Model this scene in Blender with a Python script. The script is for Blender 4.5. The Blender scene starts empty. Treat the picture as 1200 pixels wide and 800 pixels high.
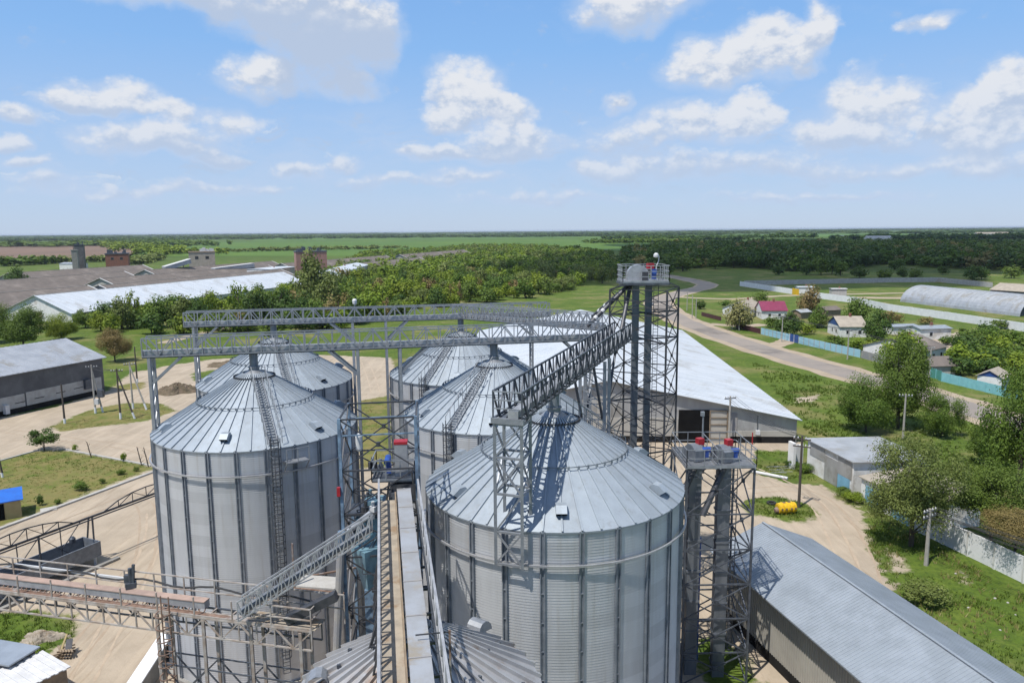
import bpy, math, random
import numpy as np
from mathutils import Vector, Matrix
RND = random.Random(11)
NP = np.random.default_rng(5)
SC = bpy.context.scene
COL = SC.collection
rad = math.radians

# ------------------------------------------------------------------ camera geometry
FPX, CAMH = 880.0, 35.0
KS = CAMH / 30.0                       # scaled about the camera: positions from image pixels at a 30 m eye height
_p, _r = rad(8.40), rad(-0.455)
_cp, _sp, _cr, _sr = math.cos(_p), math.sin(_p), math.cos(_r), math.sin(_r)
VF = np.array([0, _cp, -_sp]); _U = np.array([0, _sp, _cp]); _R = np.array([1.0, 0, 0])
VR = _cr * _R + _sr * _U
VU = -_sr * _R + _cr * _U
def ray(px, py): return VF + VR * (px - 600) / FPX - VU * (py - 400) / FPX
def at(px, py, h=0.0):
    d = ray(px, py); t = (h - CAMH) / d[2]
    return (d[0] * t, d[1] * t, h)
def xy(px, py, h=0.0): return at(px, py, h)[:2]
cam = bpy.data.cameras.new('camera')
cam_ob = bpy.data.objects.new('camera', cam); COL.objects.link(cam_ob)
cam.sensor_width = 36.0; cam.lens = FPX / 1200 * 36; cam.clip_start = 0.5; cam.clip_end = 90000
cam_ob.matrix_world = Matrix(((VR[0], VU[0], -VF[0], 0), (VR[1], VU[1], -VF[1], 0), (VR[2], VU[2], -VF[2], CAMH), (0, 0, 0, 1)))
SC.camera = cam_ob

# ------------------------------------------------------------------ materials
def nodes_of(m):
    m.use_nodes = True
    return m.node_tree.nodes, m.node_tree.links
def mixc(N, L, fac, a, b, blend='MIX'):
    n = N.new('ShaderNodeMix'); n.data_type = 'RGBA'; n.blend_type = blend
    for k, v in ((0, fac), (6, a), (7, b)):
        sock = n.inputs[k]
        if hasattr(v, 'default_value'): L.new(v, sock)
        elif k == 0: sock.default_value = v
        else: sock.default_value = (*v, 1) if len(v) == 3 else v
    return n.outputs[2]
def math_n(N, L, op, a, b=None, c=None, clamp=False):
    n = N.new('ShaderNodeMath'); n.operation = op; n.use_clamp = clamp
    for i, v in enumerate((a, b, c)):
        if v is None: continue
        if hasattr(v, 'default_value'): L.new(v, n.inputs[i])
        else: n.inputs[i].default_value = v
    return n.outputs[0]
def noise(N, L, vec, scale, detail=4, rough=.55):
    n = N.new('ShaderNodeTexNoise'); n.inputs['Scale'].default_value = scale
    n.inputs['Detail'].default_value = detail; n.inputs['Roughness'].default_value = rough
    if vec is not None: L.new(vec, n.inputs['Vector'])
    return n.outputs['Fac']
def ramp(N, L, fac, lo, hi):
    n = N.new('ShaderNodeMapRange'); n.interpolation_type = 'SMOOTHSTEP'
    L.new(fac, n.inputs['Value']); n.inputs['From Min'].default_value = lo; n.inputs['From Max'].default_value = hi
    return n.outputs['Result']
def mat(name, c, c2=None, scale=.6, rough=.6, metal=0.0, bump=0.0, bscale=8, spec=.5, streak=None, c3=None, s3=.12, obj_rand=0.0):
    m = bpy.data.materials.new(name); N, L = nodes_of(m)
    b = N['Principled BSDF']; tc = N.new('ShaderNodeTexCoord'); v = tc.outputs['Object']
    b.inputs['Roughness'].default_value = rough; b.inputs['Metallic'].default_value = metal
    b.inputs['Specular IOR Level'].default_value = spec
    if c2 is None: c2 = tuple(x * .82 for x in c)
    c, c2 = tuple(x * .80 for x in c), tuple(x * .80 for x in c2)      # exposed for +0.15 EV
    if c3 is not None: c3 = tuple(x * .80 for x in c3)
    if streak:
        mp = N.new('ShaderNodeMapping'); L.new(v, mp.inputs['Vector']); mp.inputs['Scale'].default_value = streak; vv = mp.outputs['Vector']
    else: vv = v
    col = mixc(N, L, ramp(N, L, noise(N, L, vv, scale, 5, .6), .32, .68), c, c2)
    if c3 is not None:
        col = mixc(N, L, ramp(N, L, noise(N, L, v, s3, 6, .65), .52, .66), col, c3)
    if obj_rand:
        oi = N.new('ShaderNodeObjectInfo'); hs = N.new('ShaderNodeHueSaturation')
        L.new(col, hs.inputs['Color'])
        L.new(math_n(N, L, 'MULTIPLY_ADD', oi.outputs['Random'], 2 * obj_rand, 1 - obj_rand), hs.inputs['Value'])
        col = hs.outputs['Color']
    L.new(col, b.inputs['Base Color'])
    if bump:
        bn = N.new('ShaderNodeBump'); bn.inputs['Strength'].default_value = bump; bn.inputs['Distance'].default_value = .1
        L.new(noise(N, L, v, bscale, 4), bn.inputs['Height']); L.new(bn.outputs['Normal'], b.inputs['Normal'])
    return m
def foliage(name, c, c2, c3):
    m = bpy.data.materials.new(name); N, L = nodes_of(m); b = N['Principled BSDF']; out = N['Material Output']
    at_ = N.new('ShaderNodeAttribute'); at_.attribute_name = 'tint'
    oi = N.new('ShaderNodeObjectInfo')
    col = mixc(N, L, at_.outputs['Fac'], c, c2)
    col = mixc(N, L, ramp(N, L, oi.outputs['Random'], .3, 1.0), col, c3)
    b.inputs['Roughness'].default_value = .6; b.inputs['Specular IOR Level'].default_value = .25
    L.new(col, b.inputs['Base Color'])
    tr = N.new('ShaderNodeBsdfTranslucent'); L.new(mixc(N, L, .5, col, (.10, .16, .02)), tr.inputs['Color'])
    mx = N.new('ShaderNodeMixShader'); mx.inputs[0].default_value = .3
    L.new(b.outputs[0], mx.inputs[1]); L.new(tr.outputs[0], mx.inputs[2]); L.new(mx.outputs[0], out.inputs['Surface'])
    return m
def silo_steel(name, base, sheet=True):
    m = bpy.data.materials.new(name); N, L = nodes_of(m); b = N['Principled BSDF']
    tc = N.new('ShaderNodeTexCoord'); v = tc.outputs['Object']; sx = N.new('ShaderNodeSeparateXYZ'); L.new(v, sx.inputs[0])
    ang = math_n(N, L, 'MULTIPLY_ADD', math_n(N, L, 'ARCTAN2', sx.outputs[1], sx.outputs[0]), 24 / (2 * math.pi) if sheet else 48 / (2 * math.pi), .5 if sheet else 0.0)
    ai = math_n(N, L, 'FLOOR', ang)
    zi = math_n(N, L, 'FLOOR', math_n(N, L, 'DIVIDE', sx.outputs[2], .84 if sheet else 50.0))
    cb = N.new('ShaderNodeCombineXYZ'); L.new(ai, cb.inputs[0]); L.new(zi, cb.inputs[1])
    wn = N.new('ShaderNodeTexWhiteNoise'); wn.noise_dimensions = '3D'
    oi = N.new('ShaderNodeObjectInfo'); L.new(oi.outputs['Random'], cb.inputs[2]); L.new(cb.outputs[0], wn.inputs['Vector'])
    mp = N.new('ShaderNodeMapping'); L.new(v, mp.inputs['Vector']); mp.inputs['Scale'].default_value = (1, 1, .12)
    n1 = noise(N, L, mp.outputs['Vector'], 1.6, 6, .65)
    n2 = noise(N, L, v, 14, 3, .6)
    k = math_n(N, L, 'ADD', math_n(N, L, 'MULTIPLY', wn.outputs['Value'], .34), math_n(N, L, 'ADD', math_n(N, L, 'MULTIPLY', n1, .7), math_n(N, L, 'MULTIPLY', n2, .25)))
    col = mixc(N, L, ramp(N, L, k, .30, .95), tuple(x * .86 for x in base), tuple(min(1, x * 1.10) for x in base))
    dr = N.new('ShaderNodeMapping'); L.new(v, dr.inputs['Vector']); dr.inputs['Scale'].default_value = (1, 1, .05)
    stain = math_n(N, L, 'MULTIPLY', ramp(N, L, noise(N, L, dr.outputs['Vector'], 2.6, 5, .7), .52, .72), .42)
    col = mixc(N, L, stain, col, tuple(x * f for x, f in zip(base, (.74, .68, .60))))
    col = mixc(N, L, math_n(N, L, 'MULTIPLY', ramp(N, L, noise(N, L, v, .9, 6, .7), .55, .75), .30), col, tuple(min(1, x * 1.22) for x in base))
    L.new(col, b.inputs['Base Color'])
    b.inputs['Metallic'].default_value = .28
    L.new(math_n(N, L, 'MULTIPLY_ADD', n1, .22, .40), b.inputs['Roughness'])
    return m
M = {}
M['wall_steel'] = silo_steel('galvanised_wall_steel', (.53, .54, .555))
M['roof_steel'] = silo_steel('galvanised_roof_steel', (.295, .335, .375), False)
M['galv'] = mat('galvanised_steel', (.40, .42, .45), (.30, .32, .35), 2.0, .45, .5)
M['galv_light'] = mat('bright_galvanised_steel', (.55, .56, .58), (.42, .43, .46), 2.0, .42, .5)
M['stiff'] = mat('stiffener_steel', (.30, .33, .37), (.20, .23, .27), 1.5, .5, .4)
M['dark_steel'] = mat('dark_painted_steel', (.05, .055, .065), (.09, .09, .10), 3, .5, .3)
M['tower_steel'] = mat('weathered_tower_steel', (.13, .145, .17), (.07, .08, .10), 2, .5, .4)
M['grey_paint'] = mat('grey_machine_paint', (.22, .24, .27), (.15, .17, .20), 2, .5, .2)
M['shaft'] = mat('grey_shaft_steel', (.24, .26, .29), (.15, .17, .20), 1.2, .45, .5, streak=(1, 1, .2))
M['blue_steel'] = mat('faded_blue_steel', (.24, .36, .50), (.10, .14, .20), 2, .5, .1)
M['pale_blue'] = mat('pale_blue_machine_paint', (.22, .38, .46), (.15, .26, .33), 2, .5, .1)
M['blue'] = mat('blue_motor_paint', (.03, .10, .42), (.03, .07, .28), 4, .35)
M['red'] = mat('red_cover_paint', (.45, .02, .03), (.33, .02, .03), 4, .4)
M['white'] = mat('white_paint', (.72, .73, .74), (.60, .61, .62), 1.5, .5)
M['rust'] = mat('rusty_steel', (.30, .20, .15), (.17, .10, .07), 2.2, .75, .1, c3=(.36, .34, .33), s3=1.2)
M['rust_rail'] = mat('weathered_rail_steel', (.48, .45, .42), (.34, .27, .22), 2.5, .65, .15)
M['tan_deck'] = mat('dusty_deck', (.42, .36, .28), (.30, .26, .21), 1.4, .8, c3=(.28, .20, .13), s3=.9)
M['belt_cover'] = mat('conveyor_cover_sheet', (.48, .50, .53), (.40, .40, .40), .8, .5, .35, c3=(.42, .37, .30), s3=.55)
M['dusty_grey'] = mat('dusty_grey_sheet', (.36, .34, .31), (.28, .28, .30), 1.2, .7)
M['old_galv'] = mat('grey_lattice_paint', (.50, .51, .53), (.36, .37, .39), 2, .5, .3)
M['old_roof'] = mat('old_grey_roof_sheet', (.50, .50, .51), (.40, .40, .41), .6, .5, .35, c3=(.30, .20, .13), s3=.35)
M['red_deck'] = mat('rusted_conveyor_lid', (.46, .33, .27), (.34, .25, .21), 1.6, .8)
M['roof_white'] = mat('white_profiled_roof', (.74, .77, .80), (.62, .66, .70), .22, .42, .15, streak=(.5, 3, .5), c3=(.56, .57, .57), s3=.16)
M['roof_bluegrey'] = mat('blue_grey_profiled_roof', (.40, .445, .50), (.33, .37, .415), .7, .42, .3, c3=(.365, .41, .46), s3=.30)
M['roof_grey'] = mat('grey_sheet_roof', (.50, .52, .55), (.40, .42, .45), .4, .45, .3, c3=(.38, .37, .35), s3=.22)
M['slate'] = mat('brown_fibre_cement_roof', (.185, .155, .135), (.14, .12, .105), .35, .9, c3=(.24, .205, .18), s3=.08)
M['slate_tan'] = mat('tan_fibre_cement_roof', (.42, .37, .30), (.33, .29, .24), .6, .9)
M['trim_white'] = mat('white_trim', (.70, .70, .70), (.58, .58, .58), 1, .7)
M['corr_wall'] = mat('grey_corrugated_wall', (.46, .46, .45), (.36, .36, .36), .5, .55, .15, streak=(1, 1, .25), c3=(.30, .29, .27), s3=.25)
M['beige_wall'] = mat('beige_profiled_wall', (.50, .48, .43), (.43, .41, .37), .5, .55, .1)
M['plaster'] = mat('white_plaster', (.84, .84, .82), (.72, .71, .69), .8, .85, c3=(.58, .55, .50), s3=.35)
M['dirty_wall'] = mat('sooty_concrete_wall', (.10, .10, .105), (.16, .16, .165), .25, .9, c3=(.20, .20, .20), s3=.2)
M['pale_conc'] = mat('pale_concrete', (.50, .49, .46), (.40, .38, .35), .8, .9, bump=.2)
M['concrete'] = mat('grey_concrete', (.32, .31, .29), (.24, .23, .21), .8, .9, bump=.2)
M['whitewash'] = mat('whitewashed_concrete', (.84, .85, .86), (.74, .75, .76), .6, .85)
M['cream'] = mat('cream_masonry', (.46, .41, .33), (.36, .32, .26), .5, .9)
M['brick'] = mat('red_brick', (.30, .13, .09), (.22, .10, .07), 1.2, .9)
M['pink_brick'] = mat('pale_red_brick', (.36, .20, .16), (.28, .16, .13), .8, .9)
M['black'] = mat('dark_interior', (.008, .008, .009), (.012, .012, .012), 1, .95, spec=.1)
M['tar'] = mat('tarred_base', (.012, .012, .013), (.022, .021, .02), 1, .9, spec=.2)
M['glass'] = mat('dark_window_glass', (.02, .025, .03), (.03, .035, .04), 1, .12)
M['teal'] = mat('turquoise_fence_paint', (.26, .58, .62), (.22, .50, .55), 1, .5)
M['skyblue'] = mat('light_blue_fence_paint', (.38, .62, .74), (.33, .56, .68), 1, .5)
M['green_gate'] = mat('sea_green_gate_paint', (.10, .34, .29), (.08, .28, .24), 1, .5)
M['gate_blue'] = mat('blue_gate_paint', (.22, .46, .62), (.18, .38, .52), .9, .6)
M['deep_blue'] = mat('deep_blue_paint', (.03, .10, .34), (.03, .08, .26), 1, .4)
M['roof_blue'] = mat('bright_blue_roof_sheet', (.03, .16, .62), (.03, .13, .52), 1, .35)
M['maroon'] = mat('maroon_roof_sheet', (.26, .03, .09), (.20, .03, .07), 1, .45)
M['maroon_fence'] = mat('maroon_fence_paint', (.10, .03, .035), (.07, .025, .03), 1, .6)
M['ochre'] = mat('ochre_panel', (.46, .36, .17), (.38, .30, .14), 1, .7)
M['yellow'] = mat('yellow_paint', (.85, .56, .02), (.66, .38, .015), 3, .4)
M['wood_pole'] = mat('tarred_wood_pole', (.10, .085, .07), (.06, .05, .045), 2, .85, streak=(4, 4, .3))
M['conc_pole'] = mat('concrete_pole', (.42, .40, .36), (.33, .31, .28), 2, .85)
M['bark'] = mat('tree_bark', (.10, .08, .06), (.06, .05, .04), 3, .9)
M['cable'] = mat('black_cable', (.03, .03, .03), (.04, .04, .04), 1, .6)
M['rubber'] = mat('black_rubber', (.02, .02, .02), (.03, .03, .03), 2, .8)
M['tan_wood'] = mat('weathered_timber', (.32, .24, .16), (.22, .17, .12), 2, .85)
M['soil'] = mat('dark_heaped_soil', (.19, .14, .095), (.12, .10, .06), .9, .95, bump=.6, bscale=3)
M['asphalt'] = mat('dusty_asphalt', (.31, .265, .225), (.255, .225, .20), .12, .95, c3=(.17, .15, .135), s3=.05)
M['gravel_track'] = mat('pale_gravel_track', (.42, .34, .25), (.35, .28, .2), .2, .95)
M['leaf_bright'] = foliage('bright_spring_leaves', (.125, .195, .014), (.225, .295, .03), (.19, .24, .022))
M['leaf_mid'] = foliage('mid_green_leaves', (.070, .130, .017), (.135, .20, .03), (.11, .16, .026))
M['leaf_dark'] = foliage('dark_green_leaves', (.038, .080, .013), (.085, .145, .025), (.065, .11, .022))
M['leaf_olive'] = foliage('greyish_olive_leaves', (.11, .14, .035), (.20, .24, .065), (.16, .195, .048))
M['leaf_brown'] = foliage('brownish_young_leaves', (.20, .14, .055), (.29, .215, .09), (.24, .20, .07))
M['leaf_pale'] = foliage('pale_blossoming_leaves', (.22, .21, .075), (.32, .30, .13), (.26, .25, .10))

# ------------------------------------------------------------------ mesh builder
class MB:
    def __init__(s): s.v = []; s.f = []
    def add(s, vs, fs):
        o = len(s.v); s.v.extend([tuple(map(float, p)) for p in vs]); s.f.extend([tuple(i + o for i in f) for f in fs]); return s
    def hexa(s, P):  # 8 points: bottom ring 0-3 ccw, top ring 4-7
        return s.add(P, [(3, 2, 1, 0), (4, 5, 6, 7), (0, 1, 5, 4), (1, 2, 6, 5), (2, 3, 7, 6), (3, 0, 4, 7)])
    def box(s, c, size, rz=0.0):
        a, b, h = size[0] / 2, size[1] / 2, size[2] / 2; ca, sa = math.cos(rz), math.sin(rz)
        P = [(c[0] + x * ca - y * sa, c[1] + x * sa + y * ca, c[2] + z) for z in (-h, h) for x, y in ((-a, -b), (a, -b), (a, b), (-a, b))]
        return s.hexa(P)
    def bar(s, p, q, w, h=None, up=(0, 0, 1)):
        h = h or w; p = Vector(p); q = Vector(q); d = q - p
        if d.length < 1e-6: return s
        d.normalize(); u = Vector(up)
        if abs(d.dot(u)) > .97: u = Vector((0, 1, 0)) if abs(d.y) < .9 else Vector((1, 0, 0))
        x = d.cross(u).normalized(); y = x.cross(d).normalized()
        a = x * (w / 2); b = y * (h / 2)
        P = [p - a - b, p + a - b, p + a + b, p - a + b, q - a - b, q + a - b, q + a + b, q - a + b]
        return s.add(P, [(0, 1, 2, 3), (7, 6, 5, 4), (4, 5, 1, 0), (5, 6, 2, 1), (6, 7, 3, 2), (7, 4, 0, 3)])
    def tube(s, p, q, r, r2=None, n=8, cap=True):
        r2 = r if r2 is None else r2; p = Vector(p); q = Vector(q); d = (q - p).normalized()
        u = Vector((0, 0, 1)) if abs(d.z) < .95 else Vector((1, 0, 0))
        x = d.cross(u).normalized(); y = d.cross(x).normalized(); V = []
        for c, rr in ((p, r), (q, r2)):
            for k in range(n):
                t = 2 * math.pi * k / n; V.append(c + x * (rr * math.cos(t)) + y * (rr * math.sin(t)))
        F = [(k, k + n, (k + 1) % n + n, (k + 1) % n) for k in range(n)]
        if cap: F += [tuple(range(n)), tuple(range(2 * n - 1, n - 1, -1))]
        return s.add(V, F)
    def path(s, pts, r, n=6):
        for a, b in zip(pts, pts[1:]): s.tube(a, b, r, n=n)
        return s
    def lathe(s, prof, n=24, c=(0, 0), cap=True):
        V = [(c[0] + r * math.cos(2 * math.pi * k / n), c[1] + r * math.sin(2 * math.pi * k / n), z) for r, z in prof for k in range(n)]
        F = [(i * n + k, i * n + (k + 1) % n, (i + 1) * n + (k + 1) % n, (i + 1) * n + k) for i in range(len(prof) - 1) for k in range(n)]
        if cap: F += [tuple(range(n - 1, -1, -1)), tuple(range((len(prof) - 1) * n, len(prof) * n))]
        return s.add(V, F)
    def prism(s, poly, z0, z1):
        n = len(poly); V = [(x, y, z0) for x, y in poly] + [(x, y, z1) for x, y in poly]
        a = sum(poly[i][0] * poly[(i + 1) % n][1] - poly[(i + 1) % n][0] * poly[i][1] for i in range(n))
        F = [(i, (i + 1) % n, (i + 1) % n + n, i + n) for i in range(n)] + [tuple(range(n - 1, -1, -1)), tuple(range(n, 2 * n))]
        if a < 0: F = [f[::-1] for f in F]
        return s.add(V, F)
    def build(s, name, m, parent=None, local=False, smooth=False):
        off = Vector((0, 0, 0))
        if parent is not None and not local:
            r = parent
            while r.parent: r = r.parent
            off = r.location
        me = bpy.data.meshes.new(name)
        me.from_pydata([(x - off.x, y - off.y, z - off.z) for x, y, z in s.v], [], s.f)
        me.materials.append(m if not isinstance(m, str) else M[m])
        if smooth: me.polygons.foreach_set('use_smooth', [True] * len(me.polygons))
        me.update()
        o = bpy.data.objects.new(name, me); COL.objects.link(o)
        if parent is not None: o.parent = parent
        return o
def np_mesh(name, V, F, m, smooth=False, tint=None):
    me = bpy.data.meshes.new(name); V = np.asarray(V, np.float32); F = np.asarray(F, np.int32); k = F.shape[1]
    me.vertices.add(len(V)); me.vertices.foreach_set('co', V.ravel())
    me.loops.add(F.size); me.loops.foreach_set('vertex_index', F.ravel())
    me.polygons.add(len(F)); me.polygons.foreach_set('loop_start', np.arange(0, F.size, k, dtype=np.int32))
    me.update(calc_edges=True)
    me.polygons.foreach_set('use_smooth', np.full(len(F), smooth))
    if tint is not None:
        a = me.attributes.new('tint', 'FLOAT', 'FACE'); a.data.foreach_set('value', np.asarray(tint, np.float32))
    me.materials.append(M[m] if isinstance(m, str) else m)
    me.validate(); return me
def tag(o, label, cat, group=None):
    o['label'] = label; o['category'] = cat
    if group: o['group'] = group
    return o
def thing(name, label, cat, loc=(0, 0, 0), group=None, rz=0.0):
    o = bpy.data.objects.new(name, None); COL.objects.link(o); o.empty_display_size = .3
    o.location = loc; o.rotation_euler = (0, 0, rz); return tag(o, label, cat, group)
def structure(o, kind='structure'): o['kind'] = kind; return o
def link(name, me, parent=None, loc=(0, 0, 0), rz=0.0, sc=1.0):
    o = bpy.data.objects.new(name, me); COL.objects.link(o); o.location = loc; o.rotation_euler = (0, 0, rz)
    o.scale = sc if isinstance(sc, tuple) else (sc, sc, sc)
    if parent is not None: o.parent = parent
    return o
def children(o): return [c for c in bpy.data.objects if c.parent == o]
def v3(p, z): return (p[0], p[1], z)
def lerp(a, b, t): return tuple(x + (y - x) * t for x, y in zip(a, b))
# ------------------------------------------------------------------ light and sky
SUN_EL, SUN_AZ = rad(64), math.atan2(-.68, -.73)      # azimuth clockwise from +Y
SDIR = Vector((math.sin(SUN_AZ) * math.cos(SUN_EL), math.cos(SUN_AZ) * math.cos(SUN_EL), math.sin(SUN_EL)))
ld = bpy.data.lights.new('sun', 'SUN'); ld.energy = 5.0; ld.angle = rad(.53); ld.color = (1, .955, .88)
lo = bpy.data.objects.new('sun', ld); COL.objects.link(lo); lo.rotation_euler = (-SDIR).to_track_quat('-Z', 'Y').to_euler()
lo.location = (-60, -60, 120)
W = bpy.data.worlds.new('World'); SC.world = W; W.use_nodes = True
def build_sky():
    N, L = W.node_tree.nodes, W.node_tree.links; bg = N['Background']
    sk = N.new('ShaderNodeTexSky'); sk.sky_type = 'NISHITA'; sk.sun_disc = False
    sk.sun_elevation = SUN_EL; sk.sun_rotation = SUN_AZ % (2 * math.pi); sk.altitude = 50; sk.air_density = 1.0; sk.dust_density = .3; sk.ozone_density = 2.0
    tc = N.new('ShaderNodeTexCoord'); sx = N.new('ShaderNodeSeparateXYZ'); L.new(tc.outputs['Generated'], sx.inputs[0])
    az = math_n(N, L, 'ARCTAN2', sx.outputs[0], sx.outputs[1]); el = math_n(N, L, 'ARCSINE', sx.outputs[2])
    cb = N.new('ShaderNodeCombineXYZ'); L.new(az, cb.inputs[0]); L.new(el, cb.inputs[1]); P = cb.outputs[0]
    wn = N.new('ShaderNodeTexNoise'); wn.inputs['Scale'].default_value = 16; wn.inputs['Detail'].default_value = 5; L.new(P, wn.inputs['Vector'])
    s1 = N.new('ShaderNodeVectorMath'); s1.operation = 'SUBTRACT'; L.new(wn.outputs['Color'], s1.inputs[0]); s1.inputs[1].default_value = (.5, .5, .5)
    s2 = N.new('ShaderNodeVectorMath'); s2.operation = 'MULTIPLY_ADD'; L.new(s1.outputs[0], s2.inputs[0]); s2.inputs[1].default_value = (.085, .05, 0); L.new(P, s2.inputs[2])
    Q = s2.outputs[0]
    blobs = [  # pixel centre, half width, half height, brightness
        (300, 85, 60, 30, 1.0), (385, 60, 82, 58, .66), (335, 10, 115, 38, .74), (170, -8, 160, 16, .86), (440, 30, 42, 48, .80), (410, 103, 48, 15, .86),
        (128, 112, 66, 22, .98), (95, 122, 40, 12, .92), (205, 132, 38, 16, .98), (275, 143, 38, 20, 1.0), (150, 165, 66, 26, .96), (215, 165, 80, 24, .86), (240, 185, 60, 12, .80),
        (22, 138, 42, 13, .93), (30, 191, 30, 9, .96), (0, 168, 24, 10, .92),
        (545, 98, 56, 40, 1.0), (520, 140, 42, 20, 1.0), (562, 128, 46, 30, .97), (598, 130, 36, 26, 1.0), (600, 168, 80, 26, .90), (560, 185, 60, 16, .86),
        (405, 188, 36, 15, .96), (350, 200, 34, 11, .93), (505, 182, 40, 14, .95), (440, 212, 60, 10, .88), (540, 210, 70, 12, .9),
        (745, 6, 88, 32, .92), (850, 76, 92, 36, 1.0), (895, 52, 52, 34, 1.0), (955, 38, 22, 40, .96), (935, 70, 22, 24, .93),
        (835, 142, 100, 30, 1.0), (880, 128, 50, 22, 1.0), (720, 122, 22, 14, .96), (730, 165, 80, 30, .86), (740, 205, 120, 22, .84), (690, 195, 40, 14, .93), (850, 190, 130, 22, .86),
        (1005, 112, 40, 34, 1.0), (1045, 122, 42, 30, 1.0), (975, 150, 50, 22, .98), (1010, 162, 80, 22, .86), (1000, 198, 120, 14, .84),
        (1155, 130, 70, 34, 1.0), (1195, 84, 36, 30, .95), (1188, 112, 50, 32, .90), (1150, 165, 80, 22, .90), (1150, 195, 100, 18, .86), (1088, 30, 42, 12, .95),
        (120, 228, 110, 9, .86), (260, 222, 120, 10, .86), (640, 232, 140, 10, .86), (960, 232, 160, 10, .86), (60, 215, 60, 10, .86)]
    # the rest of the sky, all round and overhead, out of this picture
    rr = random.Random(3); extra = []
    for _ in range(14):
        extra.append((rr.choice([rr.uniform(.75, 3.1), rr.uniform(-3.1, -.75)]), rr.uniform(.08, .5), rr.uniform(.08, .22), rr.uniform(.04, .09), .93))
    wsum = None; gsum = None
    items = []
    for px, py, hw, hh, br in blobs:
        d = ray(px, py); d = d / np.linalg.norm(d)
        items.append((math.atan2(d[0], d[1]), math.asin(d[2]), hw / 880, hh * .98 / 880, br))
    for a, e, w, h, br in items + extra:
        Qi = Q
        if wsum is not None:      # a vanishing link to the sum so far keeps the evaluation in sequence
            q_ = N.new('ShaderNodeVectorMath'); q_.operation = 'MULTIPLY_ADD'; L.new(gsum, q_.inputs[0]); q_.inputs[1].default_value = (1e-7, 1e-7, 0); L.new(Q, q_.inputs[2]); Qi = q_.outputs[0]
        ma = N.new('ShaderNodeVectorMath'); ma.operation = 'MULTIPLY_ADD'; L.new(Qi, ma.inputs[0]); ma.inputs[1].default_value = (1 / w, 1 / h, 0); ma.inputs[2].default_value = (-a / w, -e / h, 0)
        ln = N.new('ShaderNodeVectorMath'); ln.operation = 'LENGTH'; L.new(ma.outputs[0], ln.inputs[0])
        wt = math_n(N, L, 'SUBTRACT', 1.0, ln.outputs['Value'], clamp=True)
        if br < .9: wt = math_n(N, L, 'MULTIPLY', wt, .62 if br > .82 else .9)
        sp = N.new('ShaderNodeSeparateXYZ'); L.new(ma.outputs[0], sp.inputs[0])
        g = math_n(N, L, 'MULTIPLY', wt, math_n(N, L, 'MULTIPLY_ADD', sp.outputs[1], .42, br))
        wsum = wt if wsum is None else math_n(N, L, 'ADD', wsum, wt)
        gsum = g if gsum is None else math_n(N, L, 'ADD', gsum, g)
    bright = math_n(N, L, 'DIVIDE', gsum, math_n(N, L, 'MAXIMUM', wsum, .001))
    st = N.new('ShaderNodeMapping'); st.inputs['Scale'].default_value = (1, 1.5, 1); L.new(P, st.inputs['Vector'])
    def puff(vec):
        vo = N.new('ShaderNodeTexVoronoi'); vo.feature = 'F1'; vo.inputs['Scale'].default_value = 30; vo.inputs['Detail'].default_value = 3; vo.inputs['Roughness'].default_value = .55; vo.inputs['Lacunarity'].default_value = 2.2; L.new(vec, vo.inputs['Vector'])
        a = noise(N, L, vec, 15, 9, .6)
        return math_n(N, L, 'MULTIPLY_ADD', vo.outputs['Distance'], -.42, math_n(N, L, 'MULTIPLY_ADD', a, .78, .30))
    n1 = puff(st.outputs[0])
    st2 = N.new('ShaderNodeMapping'); st2.inputs['Scale'].default_value = (1, 1.5, 1); st2.inputs['Location'].default_value = (-.008, .013, 0); L.new(P, st2.inputs['Vector'])
    n2 = puff(st2.outputs[0])
    dens = math_n(N, L, 'ADD', math_n(N, L, 'MULTIPLY', math_n(N, L, 'MINIMUM', wsum, .8), 1.15), math_n(N, L, "MULTIPLY_ADD", n1, 1.25, -.40))
    alpha = math_n(N, L, 'MULTIPLY', ramp(N, L, dens, .08, .70), .93)
    alpha = math_n(N, L, 'MULTIPLY', alpha, math_n(N, L, 'MULTIPLY_ADD', ramp(N, L, bright, .62, .95), .12, .88))
    relief = math_n(N, L, 'MULTIPLY', math_n(N, L, 'SUBTRACT', n1, n2), math_n(N, L, 'MULTIPLY_ADD', ramp(N, L, bright, .70, .95), .60, .18))
    val = math_n(N, L, 'ADD', bright, relief)
    ccol = mixc(N, L, ramp(N, L, val, .70, 1.08), (3.75, 4.4, 5.55), (6.45, 6.5, 6.65))
    # faint milky veil towards the horizon, broken by soft streaks
    gr = N.new('ShaderNodeValToRGB'); cr_ = gr.color_ramp; L.new(math_n(N, L, 'MULTIPLY', el, 2.0, clamp=True), gr.inputs['Fac'])
    stops = ((0.0, (3.55, 4.5, 6.05)), (.08, (3.35, 4.45, 6.3)), (.24, (2.9, 4.25, 6.5)), (.45, (1.95, 3.75, 6.7)), (.70, (1.5, 3.2, 6.4)))
    cr_.elements[0].position = 0; cr_.elements[1].position = .70
    for p_, c_ in stops[1:-1]: cr_.elements.new(p_)
    for e_, (p_, c_) in zip(cr_.elements, stops): e_.position = p_; e_.color = (*c_, 1)
    s3_ = N.new('ShaderNodeMapping'); s3_.inputs['Scale'].default_value = (1, 2.6, 1); L.new(Q, s3_.inputs['Vector'])
    bits = math_n(N, L, 'MULTIPLY', ramp(N, L, noise(N, L, s3_.outputs[0], 22, 7, .6), .54, .72), math_n(N, L, 'MULTIPLY', ramp(N, L, el, .02, .06), ramp(N, L, el, .20, .10)))
    alpha = math_n(N, L, 'MAXIMUM', alpha, math_n(N, L, 'MULTIPLY', bits, .75))
    veil = math_n(N, L, 'MULTIPLY', ramp(N, L, el, .62, .30), .88)
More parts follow.
